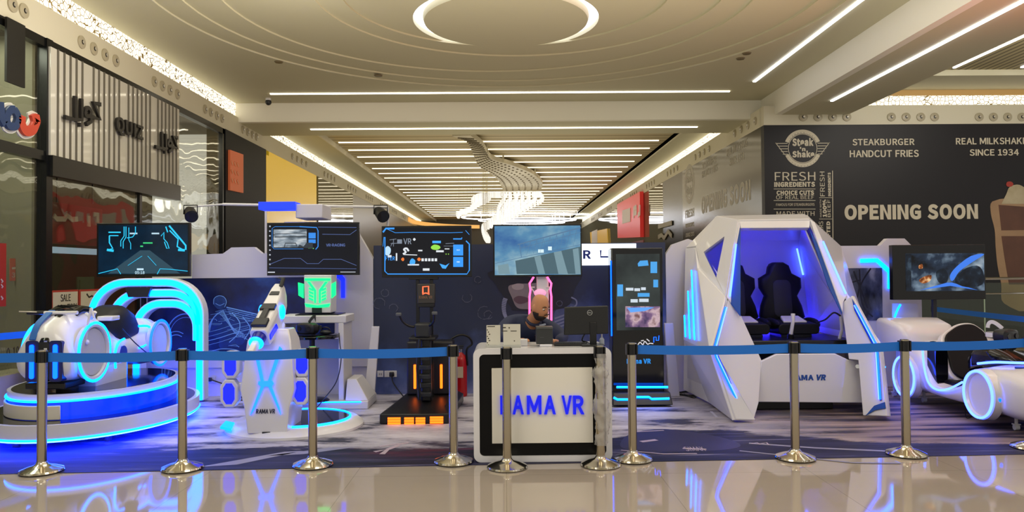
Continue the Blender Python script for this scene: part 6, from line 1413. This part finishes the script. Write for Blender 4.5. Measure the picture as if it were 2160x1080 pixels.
for f in (FTR, FTL): MB().ell((f[0], f[1]-.06, .055), (.045,.13,.048)).build('shoe', BLACK, man)

# ================================================================== belt stanchions
def make_stanchion():
    t = T('stanchion', 'x', 'barrier post')
    MB().lathe([(.01,.004),(.162,.004),(.166,.010),(.160,.022),(.10,.045),(.055,.058),(.04,.075),(.037,.085),(.01,.09)], (0,0,0), 40).build('base', CHROME_B, t)
    MB().lathe([(.01,.08),(.0365,.08),(.0365,.975),(.034,.985),(.01,.985)], (0,0,0), 24).build('post', STEEL, t)
    h = MB().lathe([(.038,.885),(.0385,.885),(.0385,.975),(.038,.975)], (0,0,0), 24); h.box((.042,0,.93), (.012,.05,.09)).box((-.042,0,.93), (.012,.05,.09)).build('belt_head', BLACK, t, bevel=.003)
    MB().box((0,-.0375,.925), (.014,.004,.075)).build('belt_slot', BLACKG, t)
    return t
CHROME_B = mat('base_polished', '#cfc9bb', .12, metal=1.0)
P0 = make_stanchion()
SPOT = [(88, 996, 'steel belt post nearest the left edge, before the bike platform'), (385, 990, 'steel belt post between the bike platform and the gun machine'), (660, 983, 'steel belt post in front of the right side of the gun machine'), (957, 976, 'steel belt post at the left side of the counter, holding the belt end'),
        (1070, 987, 'bare steel post without belt in front of the counter sign'), (1267, 982, 'steel post wrapped in crumpled clear plastic at the counter corner'), (1335, 971, 'steel belt post right of the counter, before the black kiosk'), (1678, 968, 'steel belt post in front of the cabin ride'), (1912, 960, 'steel belt post between the cabin and the kart'), (2176, 946, 'belt post cut off by the right edge of the frame')]
ST = []
for i, (px, py, lb) in enumerate(SPOT):
    t = P0 if i == 0 else dup(P0); p = PZ(px, py, 0); t.location = (p.x, p.y, 0.0045 if px not in (1070, 1267) else 0); t['label'] = lb; t['group'] = 'belt stanchions'; ST.append(t)
def post(x, y, lb):
    t = dup(P0); t.location = (x, y, .0045); t['label'] = lb; t['group'] = 'belt stanchions'; return t
s_left = post(-5.35, 6.15, 'belt post standing just beyond the left edge of the frame'); s_backl = post(-5.02, 9.92, 'belt post hidden behind the bike and its platform')
s_far = post(PY(1970, 573, 12.4).x, 12.4, 'black topped belt post behind the kart by the glass railing'); s_far.location.z = 0
s_farr = post(6.55, 8.35, 'belt post beyond the right side of the kart'); s_offl = post(-6.02, 7.4, 'belt post at the shop front beyond the left edge'); s_offl.location.z = 0
BELT = mat('belt_blue', '#1170d8', .55, bump=(60, .1))
def belt(a, b, h0=.890, h1=.966, sag=.004):
    A, B_ = V(a.location), V(b.location); d = (B_-A).normalized(); A = A+d*.045; B_ = B_-d*.045; n_ = 10; s = d.cross(V((0,0,1))).normalized()*.0012
    rings_ = []
    for i in range(n_+1):
        f = i/n_; p = A.lerp(B_, f); q_ = -sag*4*f*(1-f); rings_.append([p+s+V((0,0,h0+q_)), p-s+V((0,0,h0+q_)), p-s+V((0,0,h1+q_)), p+s+V((0,0,h1+q_))])
    MB().loft(rings_).build('belt', BELT, a, smooth=False)
belt(ST[0], s_left)
for i in (0, 1, 2): belt(ST[i], ST[i+1], sag=.012)
for i in (6, 7, 8): belt(ST[i], ST[i+1], sag=.012)
belt(s_far, s_farr); belt(s_offl, s_backl)
# crumpled plastic film
rnd = random.Random(3); rings_ = []
for j in range(40):
    z_ = .17+.75*j/39; base = .046+.005*math.sin(j*.5)+(.018 if j in (30, 31, 32) else 0)-(.004 if j in (28, 34) else 0)+(.014 if 6 < j < 20 else 0)
    rings_.append([V((ST[5].location.x+.006+.012*(4 < j < 14)+(base+rnd.uniform(-.007,.007)+.006*math.sin(5*2*PI*i/28+j*.8))*math.cos(2*PI*i/28), ST[5].location.y+(base+rnd.uniform(-.007,.007)+.006*math.sin(5*2*PI*i/28+j*.8))*math.sin(2*PI*i/28), z_)) for i in range(28)])
g = NG('clear_film'); FILM = g.done(g.n('MixShader', {0: .36, 1: g.n('BsdfTransparent', {'Color': (.95,.95,.95,1)}).outputs[0], 2: g.n('BsdfPrincipled', {'Base Color': (.78,.76,.74,1), 'Roughness': .25}).outputs[0]}).outputs[0])
MB().loft(rings_, caps=False).build('plastic_wrap', FILM, ST[5], angle=55)
# ================================================================== fascia downlights
DLW = mat('downlight_ring', '#b1a88f', .35); DLD = mat('downlight_dark', '#1b1712', .3)
def make_dl():
    t = T('downlight', 'x', 'downlight')
    MB().lathe([(.062,0),(.095,0),(.095,.02),(.062,.03)], (0,0,0), 20, (0,-1,0)).build('trim_ring', DLW, t)
    MB().lathe([(.01,.004),(.066,.004),(.062,.012),(.035,.03),(.01,.032)], (0,0,0), 18, (0,-1,0)).build('lamp_eye', DLD, t)
    MB().lathe([(.002,.033),(.024,.033),(.02,.04),(.002,.041)], (.012,0,.006), 12, (0,-1,0)).build('lens', mat('downlight_lens', '#6a6250', .1, emit=(1,.85,.6), es=.25), t)
    return t
DL0 = make_dl(); first = [DL0]; DZ = 5.02
PLACE = ['nearest', 'second', 'third', 'farthest']
def dl(loc, rz, lb, grp):
    t = first.pop() if first else dup(DL0)
    t.location = loc; t.rotation_euler = (0, 0, rz); t['label'] = lb; t['group'] = grp
LC = [('above the left edge window', [22, 46]), ('above the blue and red letters', [169, 195, 219, 242]), ('above the ribbed sign', [324, 341, 357, 373]), ('left of the cross beam', [432, 444, 457, 468]), ('under the left end of the cross beam', [512, 522, 532, 541])]
for nm, xs in LC:
    for i, px in enumerate(xs):
        y = PX(px, 573, XL).y; dl((XL+.001, y, DZ), R(90), f'{PLACE[i] if len(xs) == 4 else ("nearest","second")[i]} of the left fascia downlights {nm}', 'left fascia downlights')
for k in range(9):
    for i in range(4):
        y = 22.2+3.95*k+.52*i
        dl((XL+.001, y, DZ), R(90), f'{PLACE[i]} downlight of the {ORD[k]} left fascia cluster beyond the beam', 'left fascia downlights')
for k in range(9):
    for i in range(4):
        y = 17.35+3.95*k+.52*i
        dl((XR-.001, y, DZ), R(-90), f'{PLACE[i]} downlight of the {ORD[k]} cluster on the right corridor fascia', 'right fascia downlights')
for nm, xs in (('above the round badge', [1694, 1725, 1756, 1786]), ('above the word HANDCUT', [1880, 1911, 1942, 1971]), ('above the word MILKSHAKES', [2065, 2095, 2125, 2155])):
    for i, px in enumerate(xs):
        p = PY(px, 247, YS); dl((p.x, YS-.001, p.z), 0, f'{("leftmost","second","third","rightmost")[i]} round downlight of the four {nm}', 'front fascia downlights')
# small ceiling fittings
o = T('security_camera', 'small dome security camera at the left end of the cross beam ceiling', 'camera', PZ(565, 212, ZC-.01))
c = PZ(565, 212, ZC-.06); c.y = 17.2; MB().cyl((c.x, c.y, ZC), (c.x, c.y, ZC-.05), .06, n=16).build('mount', WHITEM, o); MB().ell((c.x, c.y, ZC-.09), (.07,.07,.07)).build('dome', DGREY, o)
for px, py, lb in ((798, 159, 'small round sprinkler rose in the ceiling left of centre'), (1562, 123, 'round ceiling vent near the diagonal light strip'), (1575, 112, 'smaller round sensor beside the ceiling vent'), (588, 130, 'flat round ceiling cover at the upper left')):
    p = PZ(px, py, ZC); tag(MB().lathe([(.01,-.02),(.07,-.02),(.085,0),(.01,0)], (p.x, p.y, ZC-.0005), 20).build('ceiling_fitting', mat('fitting_tan', '#6f6349', .5)), lb, 'ceiling fitting')
# ================================================================== chandelier
chz = 5.36
ch = T('chandelier', 'long winding chandelier with hanging bright crystals over the corridor', 'chandelier', (.3, 28, chz))
Rp = [PZ(x/4.32+940, y/4.32+270, chz) for x, y in spline_px] if False else None
def cz(P): return [PZ(x/4.32+940, y/4.32+270, chz) for x, y in P]
right_e = spline(cz([(225,68),(330,150),(378,225),(430,285),(600,338),(790,415),(880,500),(872,560)]), 5); left_e = spline(cz([(60,75),(190,120),(240,215),(300,345),(400,410),(470,465),(505,520),(525,575)]), 5)
mb = MB(); m_ = len(right_e)
vs = [p for p in right_e]+[p for p in left_e]; vs2 = [p+V((0,0,.14)) for p in vs]
fs = []
for i in range(m_-1):
    fs += [(i, i+1, m_+i+1, m_+i), (2*m_+i, 3*m_+i, 3*m_+i+1, 2*m_+i+1), (i, 2*m_+i, 2*m_+i+1, i+1), (m_+i, m_+i+1, 3*m_+i+1, 3*m_+i)]
fs += [(0, m_, 3*m_, 2*m_), (m_-1, 3*m_-1, 4*m_-1, 2*m_-1)]
mb._add(vs+vs2, fs); mb.build('canopy', mat('canopy_cream', '#d6cfba', .5), ch, angle=50)
mb = MB(); rnd = random.Random(5); anchors = []
for i in range(2, m_-1):
    for f in (.1, .26, .42, .58, .74, .9):
        p = right_e[i].lerp(left_e[i], f); anchors.append(p); mb.box(p+V((0,0,-.012)), (.07, .035, .03), rz=.6)
mb.build('canopy_sockets', mat('socket_dark', '#6f654f', .5), ch, smooth=False, kind='stuff')
for i in (10, 18, 26): 
    p = right_e[i]; MB().tube([p, V((p.x, p.y, 5.64))], .03, 6).build('hanger', mat('canopy_cream'), ch)
CRY = mat('crystal_lit', '#b8b8b4', .15, emit=(1.0, .97, .90), es=.78)
def crystal_bm(): return MB().lathe([(.01,-.12),(.045,-.11),(.06,0),(.045,.11),(.01,.12)], (0,0,0), 8)
strands = []
def at(P, Y0, Y1): return [PY(x/4.32+940, y/4.32+270, Y0+(Y1-Y0)*i/(len(P)-1)) for i, (x, y) in enumerate(P)]
for j in range(7):
    f = j/6; x0 = 525+f*335; strands.append(spline(at([(x0, 606+4*math.sin(j)), (x0+(10 if j < 6 else 22), 640+f*14), (x0-40-f*70, 720+f*10), (470-f*10+f*130, 800+f*20), (410+f*60, 850+f*20), (340+f*14, 900+f*20), (352+f*28, 980+f*8), (380+f*20, 1026)], 33.5, 29.5), 5))
strands.append(spline(at([(840,604),(700,598),(525,606),(440,612),(380,612),(300,620),(250,650),(245,670)], 33, 33), 5)); strands.append(spline(at([(400,640),(350,672),(300,690),(240,735),(190,755),(130,775),(118,800),(105,780)], 32.5, 31), 5)); strands.append(spline(at([(380,622),(330,640),(280,660),(262,690),(225,740),(170,760)], 32.8, 31.5), 4))
pts_ = []
for s in strands:
    L = 0; last = None
    for a_, b_ in zip(s, s[1:]):
        n_ = max(1, int((b_-a_).length/.42))
        for q_ in range(n_): pts_.append(a_.lerp(b_, q_/n_))
pts_.sort(key=lambda p: p.y)
c0_ = crystal_bm().build('crystal', CRY); c0_.parent = ch; c0_.location = pts_[0]-V(ch.location)
for p in pts_[1:100]:
    c = c0_.copy(); COL.objects.link(c); c.location = p-V(ch.location)
mb = MB()
for p in pts_[100:]: mb.lathe([(.01,-.12),(.045,-.11),(.06,0),(.045,.11),(.01,.12)], p, 8)
mb.build('crystals', CRY, ch, kind='stuff')
mb = MB()
for i, p in enumerate(pts_):
    if i % 3 == 0 and p.z < chz-.3:
        mb.tube([p+V((0,0,.1)), V((p.x, p.y, 5.618))], .0035, 3)
mb.build('wires', mat('wire_grey', '#c9c0a6', .5), ch, smooth=False, kind='stuff')
for y_ in (29, 33): lamp('POINT', 'chandelier_glow', (.5, y_, 4.3), (1,.95,.85), 12, .3)
